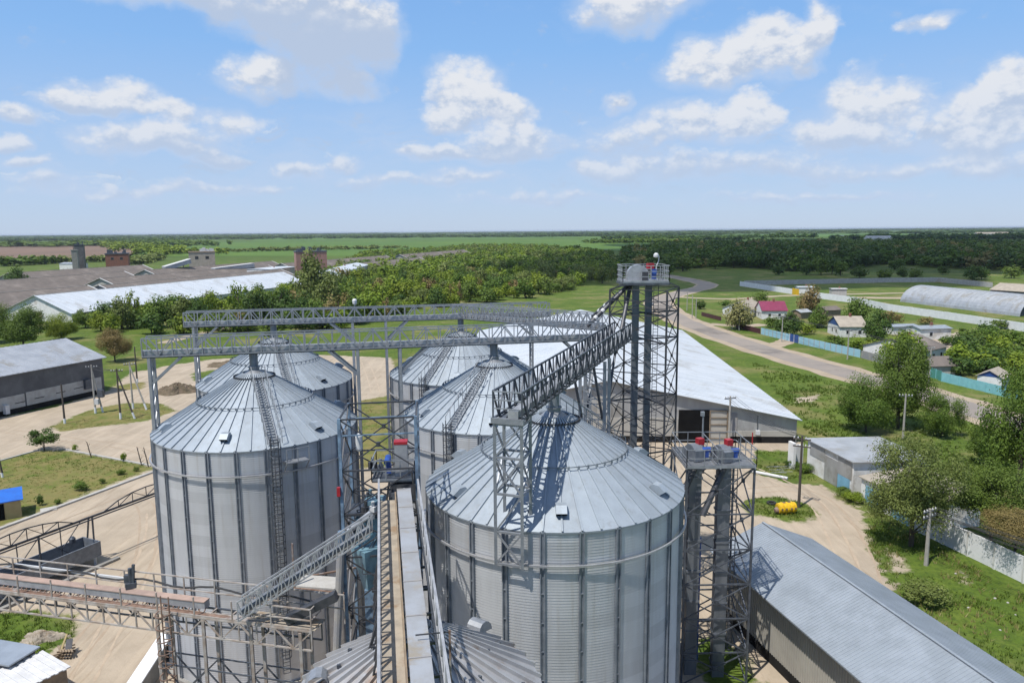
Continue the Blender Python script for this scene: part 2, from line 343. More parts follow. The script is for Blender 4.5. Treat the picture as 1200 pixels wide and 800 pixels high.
    sky_c = mixc(N, L, 1.0, sk.outputs['Color'], (1.2, 1.25, 1.3), 'MULTIPLY')
    hz = mixc(N, L, veil, sky_c, gr.outputs['Color'])
    fade = math_n(N, L, 'MULTIPLY', alpha, ramp(N, L, el, -.01, .20))
    fade = math_n(N, L, 'MULTIPLY_ADD', fade, .62, math_n(N, L, 'MULTIPLY', alpha, .30))
    sn = noise(N, L, s3_.outputs[0], 9, 6, .6)
    soft = math_n(N, L, 'MULTIPLY', ramp(N, L, math_n(N, L, 'MULTIPLY_ADD', sn, .55, math_n(N, L, 'ADD', wsum, -.28)), .0, .42), .62)
    band = math_n(N, L, 'MULTIPLY', ramp(N, L, sn, .42, .66), math_n(N, L, 'MULTIPLY', ramp(N, L, el, .015, .06), math_n(N, L, 'MULTIPLY', ramp(N, L, el, .19, .09), .42)))
    hz = mixc(N, L, math_n(N, L, 'MAXIMUM', soft, band), hz, (4.05, 4.95, 6.5))
    L.new(mixc(N, L, fade, hz, ccol), bg.inputs['Color']); bg.inputs['Strength'].default_value = .117
build_sky()
SC.view_settings.view_transform = 'Standard'; SC.view_settings.look = 'None'; SC.view_settings.gamma = 1; SC.view_settings.exposure = 0.15
SC.view_settings.use_curve_mapping = False
SC.cycles.max_bounces = 6; SC.cycles.diffuse_bounces = 3; SC.cycles.glossy_bounces = 3; SC.cycles.transparent_max_bounces = 8; SC.cycles.volume_bounces = 0
SC.cycles.use_denoising = True

# ------------------------------------------------------------------ ground
def sdist(X, Y, poly):
    """signed distance to a polygon, positive inside"""
    P = np.asarray(poly, float); n = len(P); d2 = np.full(X.shape, 1e18); inside = np.zeros(X.shape, bool)
    for i in range(n):
        a, b = P[i], P[(i + 1) % n]; e = b - a; w0 = X - a[0]; w1 = Y - a[1]
        t = np.clip((w0 * e[0] + w1 * e[1]) / (e @ e + 1e-9), 0, 1)
        d2 = np.minimum(d2, (w0 - e[0] * t) ** 2 + (w1 - e[1] * t) ** 2)
        c = (a[1] <= Y) != (b[1] <= Y)
        with np.errstate(divide='ignore', invalid='ignore'):
            xi = a[0] + (Y - a[1]) / (b[1] - a[1] if b[1] != a[1] else 1e-9) * e[0]
        inside ^= c & (X < xi)
    d = np.sqrt(d2); return np.where(inside, d, -d)
def PX(*pts): return [xy(*p) for p in pts]
yard = PX((-60, 500), (60, 478), (125, 458), (155, 436), (230, 424), (330, 414), (458, 419), (475, 462), (600, 470), (700, 504), (940, 517), (936, 528), (886, 527), (879, 553), (925, 566), (962, 568), (990, 583), (1012, 600), (1020, 640), (1046, 694)) + [(31, 58), (26, 23), (-70, 9), (-140, 46), (-150, 116)]
lawns = {
    'lawn': PX((-60, 548), (0, 539), (45, 527.5), (77, 527.5), (184, 547), (0, 617), (-60, 640)),
    'pole_island': PX((58, 500), (90, 486), (118, 477), (150, 472), (190, 473), (206, 481), (172, 493), (120, 499), (72, 505)),
    'yellow_island': PX((868, 590), (885, 583), (915, 582), (944, 590), (957, 600), (950, 609), (930, 612), (895, 605), (874, 600)),
    'conveyor_verge': PX((-40, 716), (45, 716), (92, 722), (86, 748), (60, 760), (-40, 800)),
    'silo_verge': PX((419, 470), (457, 463), (462, 545), (422, 548)),
    'mound_verge': PX((135, 452), (170, 447), (168, 455), (140, 458)),
    'gate_verge': PX((985, 566), (1010, 572), (1016, 590), (1000, 594), (975, 580)),
    'far_verge': PX((225, 437), (262, 432), (255, 442), (228, 446)),
    'shed_back': [(16.6, 46), (19.4, 46), (19.1, 57.5), (17.7, 60), (14.7, 61), (15.2, 52)],
}
bare = [PX((1030, 640), (1050, 636), (1075, 665), (1062, 690), (1045, 690)), PX((1000, 580), (1014, 583), (1016, 588), (1000, 590)), PX((925, 466), (965, 460), (962, 470), (930, 474)),
        PX((1115, 660), (1150, 668), (1140, 690), (1110, 684)), PX((1060, 405), (1120, 388), (1190, 392), (1160, 402), (1110, 412)), 
        PX((180, 430), (250, 420), (330, 416), (300, 426), (200, 440))]
def ground():
    xs = np.concatenate([[-26000, -9000, -4000, -2000, -1000, -600, -400, -300, -220, -180], np.arange(-160, 161, 1.0), [180, 220, 300, 400, 600, 1000, 2000, 4000, 9000, 26000]])
    ys = np.concatenate([[-26000, -8000, -2000, -500, -100, -30], np.arange(0, 340, 1.0), [350, 380, 450, 550, 700, 1000, 1500, 2500, 4000, 7000, 12000, 26000]])
    X, Y = np.meshgrid(xs, ys); nx, ny = len(xs), len(ys)
    d = sdist(X, Y, yard)
    for p in lawns.values(): d = np.minimum(d, -sdist(X, Y, p))
    for p in bare: d = np.maximum(d, sdist(X, Y, p) - .9)
    dirt = np.clip(d / 5 + .5, 0, 1)
    Z = np.zeros_like(X)
    V = np.stack([X.ravel(), Y.ravel(), Z.ravel()], 1)
    i = np.arange(nx - 1)[None, :] + nx * np.arange(ny - 1)[:, None]; i = i.ravel()
    F = np.stack([i, i + 1, i + nx + 1, i + nx], 1)
    m = bpy.data.materials.new('ground_grass_and_dirt'); N, L = nodes_of(m); b = N['Principled BSDF']
    tc = N.new('ShaderNodeTexCoord'); v = tc.outputs['Object']; a = N.new('ShaderNodeAttribute'); a.attribute_name = 'dirt'
    k = math_n(N, L, 'ADD', a.outputs['Fac'], math_n(N, L, 'MULTIPLY_ADD', noise(N, L, v, .55, 6, .7), .9, -.45))
    k = ramp(N, L, k, .42, .60)
    # grass: patchy greens, dry yellow, bare earth specks
    g = mixc(N, L, ramp(N, L, noise(N, L, v, .12, 6, .65), .35, .65), (.064, .108, .012), (.108, .148, .022))
    g = mixc(N, L, ramp(N, L, noise(N, L, v, 1.4, 6, .7), .40, .70), g, (.040, .068, .011))
    g = mixc(N, L, math_n(N, L, 'MULTIPLY', ramp(N, L, noise(N, L, v, .05, 7, .68), .48, .66), .75), g, (.20, .17, .075))
    ad = N.new('ShaderNodeAttribute'); ad.attribute_name = 'dry'
    g = mixc(N, L, math_n(N, L, 'MULTIPLY', ad.outputs['Fac'], ramp(N, L, noise(N, L, v, .35, 6, .7), .30, .62)), g, (.175, .15, .055))
    far = N.new('ShaderNodeSeparateXYZ'); L.new(v, far.inputs[0])
    st = N.new('ShaderNodeMapping'); st.inputs['Scale'].default_value = (.6, 1, 1); L.new(v, st.inputs[0])
    gf = mixc(N, L, ramp(N, L, noise(N, L, st.outputs[0], .0016, 4, .6), .40, .60), (.050, .090, .016), (.085, .13, .022))
    g = mixc(N, L, ramp(N, L, far.outputs[1], 500, 1400), g, gf)
    dn = noise(N, L, v, .18, 7, .62)
    dc = mixc(N, L, ramp(N, L, dn, .35, .66), (.365, .305, .235), (.30, .25, .19))
    sm = N.new('ShaderNodeMapping'); sm.inputs['Rotation'].default_value = (0, 0, rad(-28)); sm.inputs['Scale'].default_value = (1.0, .07, 1); L.new(v, sm.inputs[0])
    dc = mixc(N, L, math_n(N, L, 'MULTIPLY', ramp(N, L, noise(N, L, sm.outputs[0], .8, 5, .6), .48, .68), .55), dc, (.43, .355, .27))
    dc = mixc(N, L, math_n(N, L, 'MULTIPLY', ramp(N, L, noise(N, L, sm.outputs[0], 1.7, 4, .6), .56, .68), .45), dc, (.235, .18, .125))
    dc = mixc(N, L, math_n(N, L, 'MULTIPLY', ramp(N, L, noise(N, L, v, 3.5, 4, .6), .58, .75), .4), dc, (.24, .19, .135))
    L.new(mixc(N, L, k, g, dc), b.inputs['Base Color']); b.inputs['Roughness'].default_value = .95; b.inputs['Specular IOR Level'].default_value = .2
    bn = N.new('ShaderNodeBump'); bn.inputs['Strength'].default_value = .5; bn.inputs['Distance'].default_value = .15
    L.new(noise(N, L, v, 2.2, 6, .7), bn.inputs['Height']); L.new(bn.outputs[0], b.inputs['Normal'])
    me = np_mesh('ground', V, F, m)
    at_ = me.attributes.new('dirt', 'FLOAT', 'POINT'); at_.data.foreach_set('value', dirt.ravel().astype(np.float32))
    dry = np.zeros_like(X)
    for q in ('lawn', 'pole_island', 'silo_verge', 'mound_verge'): dry = np.maximum(dry, np.clip(sdist(X, Y, lawns[q]) / 2 + .5, 0, 1))
    a2 = me.attributes.new('dry', 'FLOAT', 'POINT'); a2.data.foreach_set('value', dry.ravel().astype(np.float32))
    structure(link('ground', me))
ground()
def sheet(name, poly, m, z):
    o = MB().add([(x * KS, y * KS, z) for x, y in poly], [tuple(range(len(poly)))]).build(name, m)
    return structure(o)
def ribbon(name, mid, w, m, z):
    mid = [Vector(p).to_2d() * KS for p in mid]; w = [q * KS for q in w] if isinstance(w, (list, tuple)) else w * KS; Lf, Rt = [], []
    for i, p in enumerate(mid):
        t = (mid[min(i + 1, len(mid) - 1)] - mid[max(i - 1, 0)]).normalized(); n = Vector((-t.y, t.x)); ww = w[i] if isinstance(w, (list, tuple)) else w
        j = 1 + .08 * math.sin(i * 2.3)
        Lf.append(p + n * ww / 2 * j); Rt.append(p - n * ww / 2 * (2 - j))
    mb = MB(); V = [(q.x, q.y, z) for q in Lf] + [(q.x, q.y, z) for q in Rt]; n = len(mid)
    mb.add(V, [(i + n, i + n + 1, i + 1, i) for i in range(n - 1)])
    return structure(mb.build(name, m))
def smooth_path(pts, k=5):
    out = []; n = len(pts)
    for i in range(n - 1):
        p0, p1, p2, p3 = [np.array(pts[max(0, min(n - 1, j))]) for j in (i - 1, i, i + 1, i + 2)]
        for s in range(k):
            t = s / k; out.append(tuple(.5 * ((2 * p1) + (p2 - p0) * t + (2 * p0 - 5 * p1 + 4 * p2 - p3) * t * t + (3 * p1 - p0 - 3 * p2 + p3) * t ** 3)))
    out.append(tuple(pts[-1])); return out
road_mid = smooth_path([(86, 60), (80, 95), (77, 114.5), (74.5, 134), (70, 153), (63.5, 184), (58, 225), (57, 262), (62, 315), (78, 352), (104, 400), (107, 440), (100, 500), (88, 580), (80, 700)])
ribbon('road', road_mid, [7.2 if p[1] < 300 else 9.5 for p in road_mid], 'asphalt', .03)
ribbon('road_verge', road_mid, [12.5 if p[1] < 330 else 12 for p in road_mid], 'gravel_track', .012)
ribbon('side_track', smooth_path([(74, 335), (95, 324), (125, 338), (170, 345), (220, 352)]), 5, 'gravel_track', .02)
ribbon('house_track', smooth_path([(63, 238), (72, 232), (80, 236)]), 5, 'gravel_track', .022)
ribbon('gate_track', smooth_path([(66, 190), (72, 197), (76, 203)]), 5, 'gravel_track', .024)
ribbon('field_track', [(p[0] / KS, p[1] / KS) for p in smooth_path([xy(*q) for q in ((190, 402), (235, 391), (285, 381), (345, 372))])], 4, 'gravel_track', .018)
ribbon('compound_track', smooth_path([(140, 330), (165, 322), (200, 325), (240, 340)]), 9, 'gravel_track', .018)
M['field_green'] = mat('young_wheat_field', (.085, .165, .006), (.065, .14, .006), .004, .95, c3=(.11, .19, .008), s3=.003)
M['field_light'] = mat('light_green_field', (.11, .21, .03), (.09, .18, .03), .004, .95)
M['field_brown'] = mat('ploughed_field', (.215, .135, .085), (.17, .11, .07), .01, .95, streak=(1, .15, 1))
M['field_dark'] = mat('dark_meadow', (.035, .075, .016), (.05, .095, .02), .01, .95)
sheet('wheat_field', [(-520, 1010), (-200, 940), (60, 985), (330, 1290), (420, 1700), (380, 2500), (-1100, 2500)], 'field_green', .25)
sheet('wheat_field', [(420, 2600), (300, 2620), (-900, 2620), (-1300, 3900), (700, 3900), (900, 3100)], 'field_green', .3)
sheet('ploughed_field', [(-470, 905), (-760, 790), (-1100, 760), (-1300, 1900), (-960, 2050), (-700, 1500)], 'field_brown', .25)
sheet('light_field', [(700, 2600), (1500, 2500), (1900, 3600), (700, 3700)], 'field_light', .3)
sheet('light_field', [(350, 2550), (650, 2550), (650, 2900), (450, 2900)], 'field_light', .32)
M['rut_light'] = mat('packed_pale_ruts', (.50, .40, .295), (.41, .325, .24), .9, .95); M['rut_dark'] = mat('damp_dark_ruts', (.36, .28, .20), (.42, .33, .24), .9, .95)
def ruts(pts, m, gap=1.9, w=.24, z=.006):
    P = smooth_path([xy(*q) for q in pts], 8)
    for s in (-1, 1):
        Q_ = []
        for i, p in enumerate(P):
            a = np.array(P[max(0, i - 1)]); b = np.array(P[min(len(P) - 1, i + 1)]); t = (b - a) / np.linalg.norm(b - a); Q_.append(((p[0] - t[1] * s * gap / 2) / KS, (p[1] + t[0] * s * gap / 2) / KS))
        ribbon('tyre_track', Q_, [(w + .12 * math.sin(i * 1.9)) / KS for i in range(len(Q_))], m, z + .002 * (s > 0))
ruts([(60, 800), (110, 740), (150, 690), (172, 640), (168, 590), (120, 600), (40, 640)], 'rut_dark'); ruts([(95, 800), (130, 735), (160, 680), (180, 630), (182, 600)], 'rut_light', z=.012)
ruts([(0, 640), (60, 618), (120, 594), (184, 568)], 'rut_dark', z=.018); ruts([(0, 518), (60, 512), (130, 508), (178, 515)], 'rut_light', z=.006); ruts([(10, 505), (90, 516), (150, 524), (182, 535)], 'rut_dark', z=.012)
ruts([(160, 470), (180, 455), (225, 445), (300, 440), (420, 436), (455, 440)], 'rut_dark', z=.006); ruts([(428, 424), (436, 445), (440, 460)], 'rut_light', z=.012)
ruts([(880, 575), (930, 573), (970, 590), (1000, 630), (1020, 680), (1015, 720)], 'rut_dark', z=.006); ruts([(700, 522), (800, 527), (870, 545), (950, 585), (985, 640), (1005, 690)], 'rut_light', z=.012)
# kerbs round the lawn
def kerb(name, pts, w=.35, h=.16):
    mb = MB()
    for a, b in zip(pts, pts[1:]): mb.bar(v3(a, h / 2), v3(b, h / 2), w, h)
    return structure(mb.build(name, 'pale_conc'))
kerb('kerb', PX((-60, 549), (0, 540), (45, 527.5)))
kerb('kerb', PX((77, 527), (184, 547)))
kerb('kerb', PX((186, 551), (0, 620), (-60, 643)), .5, .22)
# ------------------------------------------------------------------ grain silos
SR, SE, SA = 8.0, 19.2, 23.75            # radius, eave height, roof apex height
def wall_mesh(name, r, z1, pitch=.165, n=96):
    k = int(z1 / pitch); zs = np.arange(2 * k + 1) * pitch / 2
    rr = np.where(np.arange(2 * k + 1) % 2 == 0, r - .031, r + .031)
    t = np.arange(n) * 2 * np.pi / n
    V = np.stack([np.outer(rr, np.cos(t)).ravel(), np.outer(rr, np.sin(t)).ravel(), np.repeat(zs, n)], 1)
    i = np.arange(2 * k)[:, None] * n; j = np.arange(n)[None, :]; jn = (j + 1) % n
    F = np.stack([(i + j), (i + jn), (i + n + jn), (i + n + j)], -1).reshape(-1, 4)
    return np_mesh(name, V, F, 'wall_steel', True)
def roof_mb(r, z0, r1, z1, n=48, rib=.11, over=.14):
    mb = MB(); sl = (z1 - z0) / (r - r1); ro = r + over; zo = z0 - over * sl
    for k in range(n):
        a, b = 2 * math.pi * k / n, 2 * math.pi * (k + 1) / n
        A = [(ro * math.cos(a), ro * math.sin(a), zo), (ro * math.cos(b), ro * math.sin(b), zo), (r1 * math.cos(b), r1 * math.sin(b), z1), (r1 * math.cos(a), r1 * math.sin(a), z1)]
        mb.add(A, [(0, 1, 2, 3)])
        p, q = Vector(A[0]), Vector(A[3]); up = Vector((0, 0, rib * .5))
        mb.bar(p + up, q + up, .10, rib)
    mb.lathe([(ro, zo - .09), (ro + .01, zo + .005)], n, cap=False)
    return mb
def on_roof(r, th, lift=0.0):            # th measured from -Y, clockwise seen from below = to +X
    z = SE + (SR - r) * (SA - .25 - SE) / (SR - .95) + lift
    return Vector((r * math.sin(th), -r * math.cos(th), z))
def ring_mb(r, lift=.26):
    mb = MB(); n = 72
    P = [on_roof(r, 2 * math.pi * k / n, lift) for k in range(n + 1)]
    for a, b in zip(P, P[1:]): mb.bar(a, b, .05)
    for k in range(48):
        a = on_roof(r, 2 * math.pi * k / 48, 0); mb.bar(a, a + Vector((0, 0, lift + .05)), .10, .07)
    return mb
def vent_mb(th):
    mb = MB(); c = on_roof(SR - 1.05, th); o = Vector((math.sin(th), -math.cos(th), 0)); t = Vector((math.cos(th), math.sin(th), 0)); z = Vector((0, 0, 1))
    slope = (on_roof(SR - .7, th) - on_roof(SR - 1.4, th)).normalized()
    nrm = t.cross(slope); nrm = nrm if nrm.z > 0 else -nrm
    def P(a, s, h): return c + t * a + slope * s + nrm * h
    w = .30
    V = [P(-w, -.45, .02), P(w, -.45, .02), P(w, .32, .02), P(-w, .32, .02), P(-w, -.38, .30), P(w, -.38, .30), P(w, .48, .40), P(-w, .48, .40), P(w, -.05, .46), P(-w, -.05, .46)]
    mb.add(V, [(0, 4, 9, 3), (3, 9, 7), (1, 2, 8, 5), (2, 6, 8), (0, 1, 5, 4), (4, 5, 8, 9), (9, 8, 6, 7)])
    mouth = MB().add([P(-w, .30, .03), P(w, .30, .03), P(w, .44, .37), P(-w, .44, .37)], [(0, 1, 2, 3)])
    return mb, mouth
def wall_ladder(th, r=SR, z1=SE, cage=True, z0=1.2):
    mb = MB(); o = Vector((math.sin(th), -math.cos(th), 0)); t = Vector((math.cos(th), math.sin(th), 0)); b = o * (r + .28)
    for s in (-.26, .26): mb.bar(b + t * s + Vector((0, 0, z0)), b + t * s + Vector((0, 0, z1 + .9)), .06)
    z = z0
    while z < z1 + .8: mb.bar(b - t * .26 + Vector((0, 0, z)), b + t * .26 + Vector((0, 0, z)), .04); z += .3
    if cage:
        z = z0 + 1.5
        while z < z1 + .8:
            pts = [b + t * (.40 * math.cos(u)) + o * (.62 * max(0, math.sin(u))) + Vector((0, 0, z)) for u in [math.pi * k / 7 for k in range(8)]]
            for p, q in zip(pts, pts[1:]): mb.bar(p, q, .05)
            z += .55
        for u in (.5, 1.2, 1.95, 2.65):
            p = b + t * (.40 * math.cos(u)) + o * (.62 * math.sin(u)); mb.bar(p + Vector((0, 0, z0 + 1.5)), p + Vector((0, 0, z1 + .8)), .045)
    return mb
def roof_ladder(th):
    mb = MB(); t = Vector((math.cos(th), math.sin(th), 0))
    a, b = on_roof(SR - .1, th, .16), on_roof(1.5, th, .16)
    for s in (-.34, .34): mb.bar(a + t * s, b + t * s, .07)
    for k in range(26):
        p = a.lerp(b, k / 25); mb.bar(p - t * .34, p + t * .34, .12, .05)
    for s in (-.46, .62):
        a2, b2 = a + t * s + Vector((0, 0, .95)), b + t * s + Vector((0, 0, .95)); mb.bar(a2, b2, .045)
        for k in range(10):
            p = (a + t * s).lerp(b + t * s, k / 9); mb.bar(p, p + Vector((0, 0, .95)), .045)
    return mb
SILO = {}
def silo(label, c, lad, platform=False, turn=0.0):
    t = thing('grain_silo', label, 'grain silo', (c[0], c[1], 0), 'big corrugated grain silos under the galleries')
    if not SILO:
        SILO['wall'] = wall_mesh('wall', SR, SE)
        s = MB(); s.bar((SR + .075, -.11, .2), (SR + .075, -.11, SE - .06), .075, .15, (1, 0, 0)); s.bar((SR + .075, .11, .2), (SR + .075, .11, SE - .06), .075, .15, (1, 0, 0)); s.bar((SR + .045, 0, .2), (SR + .045, 0, SE - .05), .16, .05, (1, 0, 0))
        for k in range(11): s.bar((SR + .12, -.13, .5 + k * 1.68), (SR + .12, .13, .5 + k * 1.68), .05, .05)
        for nm, mb, mm in (('stiffener', s, 'stiff'), ('roof', roof_mb(SR, SE, .95, SA - .25), 'roof_steel'), ('ring', ring_mb(SR * .575), 'stiff'), ('ring2', ring_mb(1.62, .2), 'dark_steel')):
            o = mb.build(nm, mm); SILO[nm] = o.data; bpy.data.objects.remove(o)
        cap = MB().lathe([(1.45, SA - .62), (.42, SA + .02), (.42, SA + .22), (.5, SA + .24), (.5, SA + .3)], 32)
        o = cap.build('cap', 'galv'); SILO['cap'] = o.data; bpy.data.objects.remove(o)
        wr = MB()
        for k in range(72):
            a, b = 2 * math.pi * k / 72, 2 * math.pi * (k + 1) / 72
            wr.bar((8.27 * math.cos(a), 8.27 * math.sin(a), SE - 1.95), (8.27 * math.cos(b), 8.27 * math.sin(b), SE - 1.95), .11)
        o = wr.build('wr', 'galv_light'); SILO['wr'] = o.data; bpy.data.objects.remove(o)
    link('wall', SILO['wall'], t); rf = link('roof', SILO['roof'], t)
    link('roof_cap', SILO['cap'], t); link('snow_guard', SILO['ring'], rf); link('snow_guard', SILO['ring2'], rf); link('wind_ring', SILO['wr'], t)
    for k in range(24): link('stiffener', SILO['stiffener'], t, rz=2 * math.pi * (k + .5) / 24)
    for th in (rad(0 + turn), rad(57 + turn), rad(-55 + turn), rad(120), rad(-118), rad(178)):
        a, b = vent_mb(th); vo = a.build('roof_vent', 'roof_steel', rf, True); b.build('vent_opening', 'black', vo, True)
    wall_ladder(rad(lad)).build('wall_ladder', 'tower_steel', t, True)
    roof_ladder(rad(lad)).build('roof_ladder', 'galv', t, True)
    if platform:
        th = rad(lad + 9); mb = MB(); o = Vector((math.sin(th), -math.cos(th), 0)); tt = Vector((math.cos(th), math.sin(th), 0))
        c0 = o * (SR + .55) + Vector((0, 0, SE - 1.15)); mb.bar(c0 - tt * .7, c0 + tt * 1.0, .9, .08)
        for s in (-.7, 1.0):
            mb.bar(c0 + tt * s + o * .42, c0 + tt * s - o * .45 - Vector((0, 0, .9)), .06)
        for s in (-.7, .15, 1.0): mb.bar(c0 + tt * s + o * .42, c0 + tt * s + o * .42 + Vector((0, 0, 1.05)), .05)
        mb.bar(c0 - tt * .7 + o * .42 + Vector((0, 0, 1.05)), c0 + tt * 1.0 + o * .42 + Vector((0, 0, 1.05)), .05)
        mb.build('ladder_platform', 'galv', t, True)
    base = MB().lathe([(SR + .35, 0), (SR + .35, .25), (SR - .1, .27)], 48, cap=False); base.build('plinth', 'concrete', t, True)
    return t
S1, S2, S3, S4, S5 = (2.6, 46.1), (-21.4, 61.3), (-25.8, 80.6), (-1.6, 65.5), (-5.8, 84.5)
silo('nearest and largest silver silo, with a lattice leg of the gallery standing on its front', S1, 140)
silo('silver silo with a caged ladder straight up its front, left of the blue-posted frame', S2, 27, True)
silo('half hidden silver silo behind the one with the front ladder, by the mound of soil', S3, 27)
silo('middle silver silo of the right row, directly behind the one with the lattice leg', S4, -25)
silo('farthest silver silo of the right row, beside the sandy gap and the white roof', S5, -25)
# small tall silo under the foot conveyor
S0 = (-3.75, 27.2)
def small_silo():
    t = thing('small_grain_silo', 'small silo with a dull grey ribbed cone roof right under the foot conveyor', 'grain silo', (S0[0], S0[1], 0))
    me = wall_mesh('wall', 4.7, 17.2, .17, 64); link('wall', me, t)
    rf = roof_mb(4.75, 17.2, .5, 19.75, 36, .16, .12).build('roof', 'old_roof', t, True)
    for k in range(12):
        th = 2 * math.pi * k / 12; MB().bar((4.8 * math.cos(th), 4.8 * math.sin(th), .2), (4.8 * math.cos(th), 4.8 * math.sin(th), 17.1), .2, .12, (math.cos(th), math.sin(th), 0)).build('stiffener', 'stiff', t, True)
    for ang in (55, 190):
        a = rad(ang); p = Vector((3.9 * math.cos(a), 3.9 * math.sin(a), 17.95)); u = Vector((math.cos(a), math.sin(a), -.2)); 
        mb = MB()
        w = Vector((-math.sin(a), math.cos(a), 0)) * .35
        A_ = [p + u * (.45 * math.cos(math.pi * k / 6)) + Vector((0, 0, .45 * math.sin(math.pi * k / 6))) for k in range(7)]
        mb.add([q - w for q in A_] + [q + w for q in A_], [(k, k + 1, k + 8, k + 7) for k in range(6)] + [tuple(range(7))])
        mb.build('roof_vent', 'galv', t, True)
    MB().lathe([(.5, 19.7), (.5, 20.0)], 20).build('roof_cap', 'galv', t, True)
    clips = MB()
    for k in range(14):
        th = RND.uniform(0, 6.28); r = RND.uniform(1.5, 4.2); z = 17.2 + (4.75 - r) * .6 + .1; clips.box((r * math.cos(th), r * math.sin(th), z), (.14, .1, .16), th)
    clips.build('roof_clip', 'tower_steel', rf, True)
small_silo()

# ------------------------------------------------------------------ galleries
def truss_side(P, Q, h, n, w=.10, k=.085, pattern='W'):
    """lattice side between bottom chord P-Q and the same chord h higher"""
    mb = MB(); P = Vector(P); Q = Vector(Q); H = Vector((0, 0, h))
    mb.bar(P, Q, w, w); mb.bar(P + H, Q + H, w, w)
    for i in range(n + 1):
        p = P.lerp(Q, i / n); mb.bar(p, p + H, k)
    for i in range(n):
        a, b = P.lerp(Q, i / n), P.lerp(Q, (i + 1) / n)
        if pattern == 'X': mb.bar(a, b + H, k * .8); mb.bar(a + H, b, k * .8)
        elif pattern == 'V':
            m = a.lerp(b, .5); mb.bar(a + H, m, k); mb.bar(m, b + H, k)
        elif i % 2: mb.bar(a, b + H, k)
        else: mb.bar(a + H, b, k)
    return mb
def gallery(label, P, Q, z, w=1.5, h=1.45, n=24, m='galv', casing=True, side='W', z2=None, group=None, open_floor=False):
    z2 = z if z2 is None else z2
    t = thing('conveyor_gallery', label, 'conveyor gallery', (P[0], P[1], z), group)
    A, B = Vector((P[0], P[1], z)), Vector((Q[0], Q[1], z2)); d = (B - A); nrm = Vector((-d.y, d.x, 0)).normalized()
    for s in (-1, 1):
        truss_side(A + nrm * (s * w / 2), B + nrm * (s * w / 2), h, n, pattern=side).build('truss_side', m, t)
    fl = MB()
    if open_floor:
        fl.bar(A + nrm * .28 + Vector((0, 0, .03)), B + nrm * .28 + Vector((0, 0, .03)), .22, .05)
        for i in range(n): p, q = A.lerp(B, i / n), A.lerp(B, (i + 1) / n); fl.bar(p - nrm * w / 2, q + nrm * w / 2, .05)
    else: fl.bar(A + Vector((0, 0, .03)), B + Vector((0, 0, .03)), w - .12, .05)
    fl.build('floor', 'grey_paint', t)
    cr = MB()
    for i in range(n + 1):
        p = A.lerp(B, i / n) - Vector((0, 0, .09)); cr.bar(p - nrm * w / 2, p + nrm * w / 2, .10)
    for s in (-1, 1): cr.bar(A + nrm * (s * w * .42) - Vector((0, 0, .11)), B + nrm * (s * w * .42) - Vector((0, 0, .11)), .08)
    cr.build('floor_frame', 'tower_steel', t)
    if casing:
        c = MB(); o = nrm * (-.32) + Vector((0, 0, .27)); c.bar(A + o, B + o, .50, .36)
        for i in range(n // 2 + 1):
            p = A.lerp(B, i / (n // 2)) + o; e = d.normalized() * .04; c.bar(p - e, p + e, .56, .42)
        c.build('conveyor_casing', 'galv_light', t)
    return t, A, B, nrm
def gallery_leg(t, at_, nrm, z, ground=0.0, w=1.3, brace_dir=None, z_top=None):
    mb = MB(); p = Vector((at_[0], at_[1], ground)); ztop = (z if z_top is None else z_top) - .1
    a, b = p - nrm * w / 2, p + nrm * w / 2
    for q in (a, b): mb.bar(q, (q.x, q.y, ztop), .24, .24)
    zz = ground + .3; k = 0
    while zz < ztop - 1.3:
        mb.bar((a.x, a.y, zz), (b.x, b.y, zz + 1.2), .07); mb.bar((a.x, a.y, zz + 1.2), (b.x, b.y, zz + 1.2), .07); zz += 1.2; k += 1
    o = mb.build('support_leg', 'galv', t)
    if brace_dir is not None:
        br = MB(); u = Vector((brace_dir[0], brace_dir[1], 0)).normalized()
        for q in (a, b): br.bar((q.x, q.y, ztop - 2.2), (q.x + u.x * 2.4, q.y + u.y * 2.4, ztop), .2, .2)
        br.build('diagonal_brace', 'galv', t)
def drop_pipe(t, c, z):
    MB().lathe([(.34, SA + .1), (.34, z - .05)], 14, (c[0], c[1])).build('discharge_pipe', 'stiff', t)
GZ = 25.3
def lift(t, dz=5.0): t.location.z += dz
gd = Vector((19.8, 4.2, 0)).normalized()
g2p = Vector((S2[0], S2[1], 0)) - gd * 8.3; g2q = Vector((S4[0], S4[1], 0)) + gd * 9.9
t, A, B, nn = gallery('front long lattice gallery crossing over the silo with the front ladder', g2p, g2q, GZ, n=34)
gallery_leg(t, g2p + gd * .45, nn, GZ, brace_dir=gd)
for s, bd in ((16.75, -gd), (20.3, gd)):
    gallery_leg(t, g2p + gd * s, nn, GZ, brace_dir=bd)
gallery_leg(t, g2q - gd * 1.2, nn, GZ, brace_dir=-gd)
drop_pipe(t, S2, GZ); drop_pipe(t, S4, GZ)
gd3 = Vector((20.0, 3.9, 0)).normalized(); g3p = Vector((S3[0], S3[1], 0)) - gd3 * 8.9; g3q = Vector((S5[0], S5[1], 0)) + gd3 * 10.2
t3, A, B, nn = gallery('rear long lattice gallery with a white lamp globe, nearer the green wood', g3p, g3q, GZ, n=36)
gallery_leg(t3, g3p + gd3 * .9, nn, GZ, brace_dir=gd3); gallery_leg(t3, g3p + gd3 * 17.3, nn, GZ, brace_dir=-gd3); gallery_leg(t3, g3p + gd3 * 20.9, nn, GZ, brace_dir=gd3); gallery_leg(t3, g3q - gd3 * 2.0, nn, GZ, brace_dir=-gd3)
drop_pipe(t3, S3, GZ); drop_pipe(t3, S5, GZ)
lp = g3p + gd3 * 17.6
lamp = thing('lamp', 'white globe lamp on a short stem on top of the rear gallery', 'lamp', (lp.x, lp.y, GZ + 1.45))
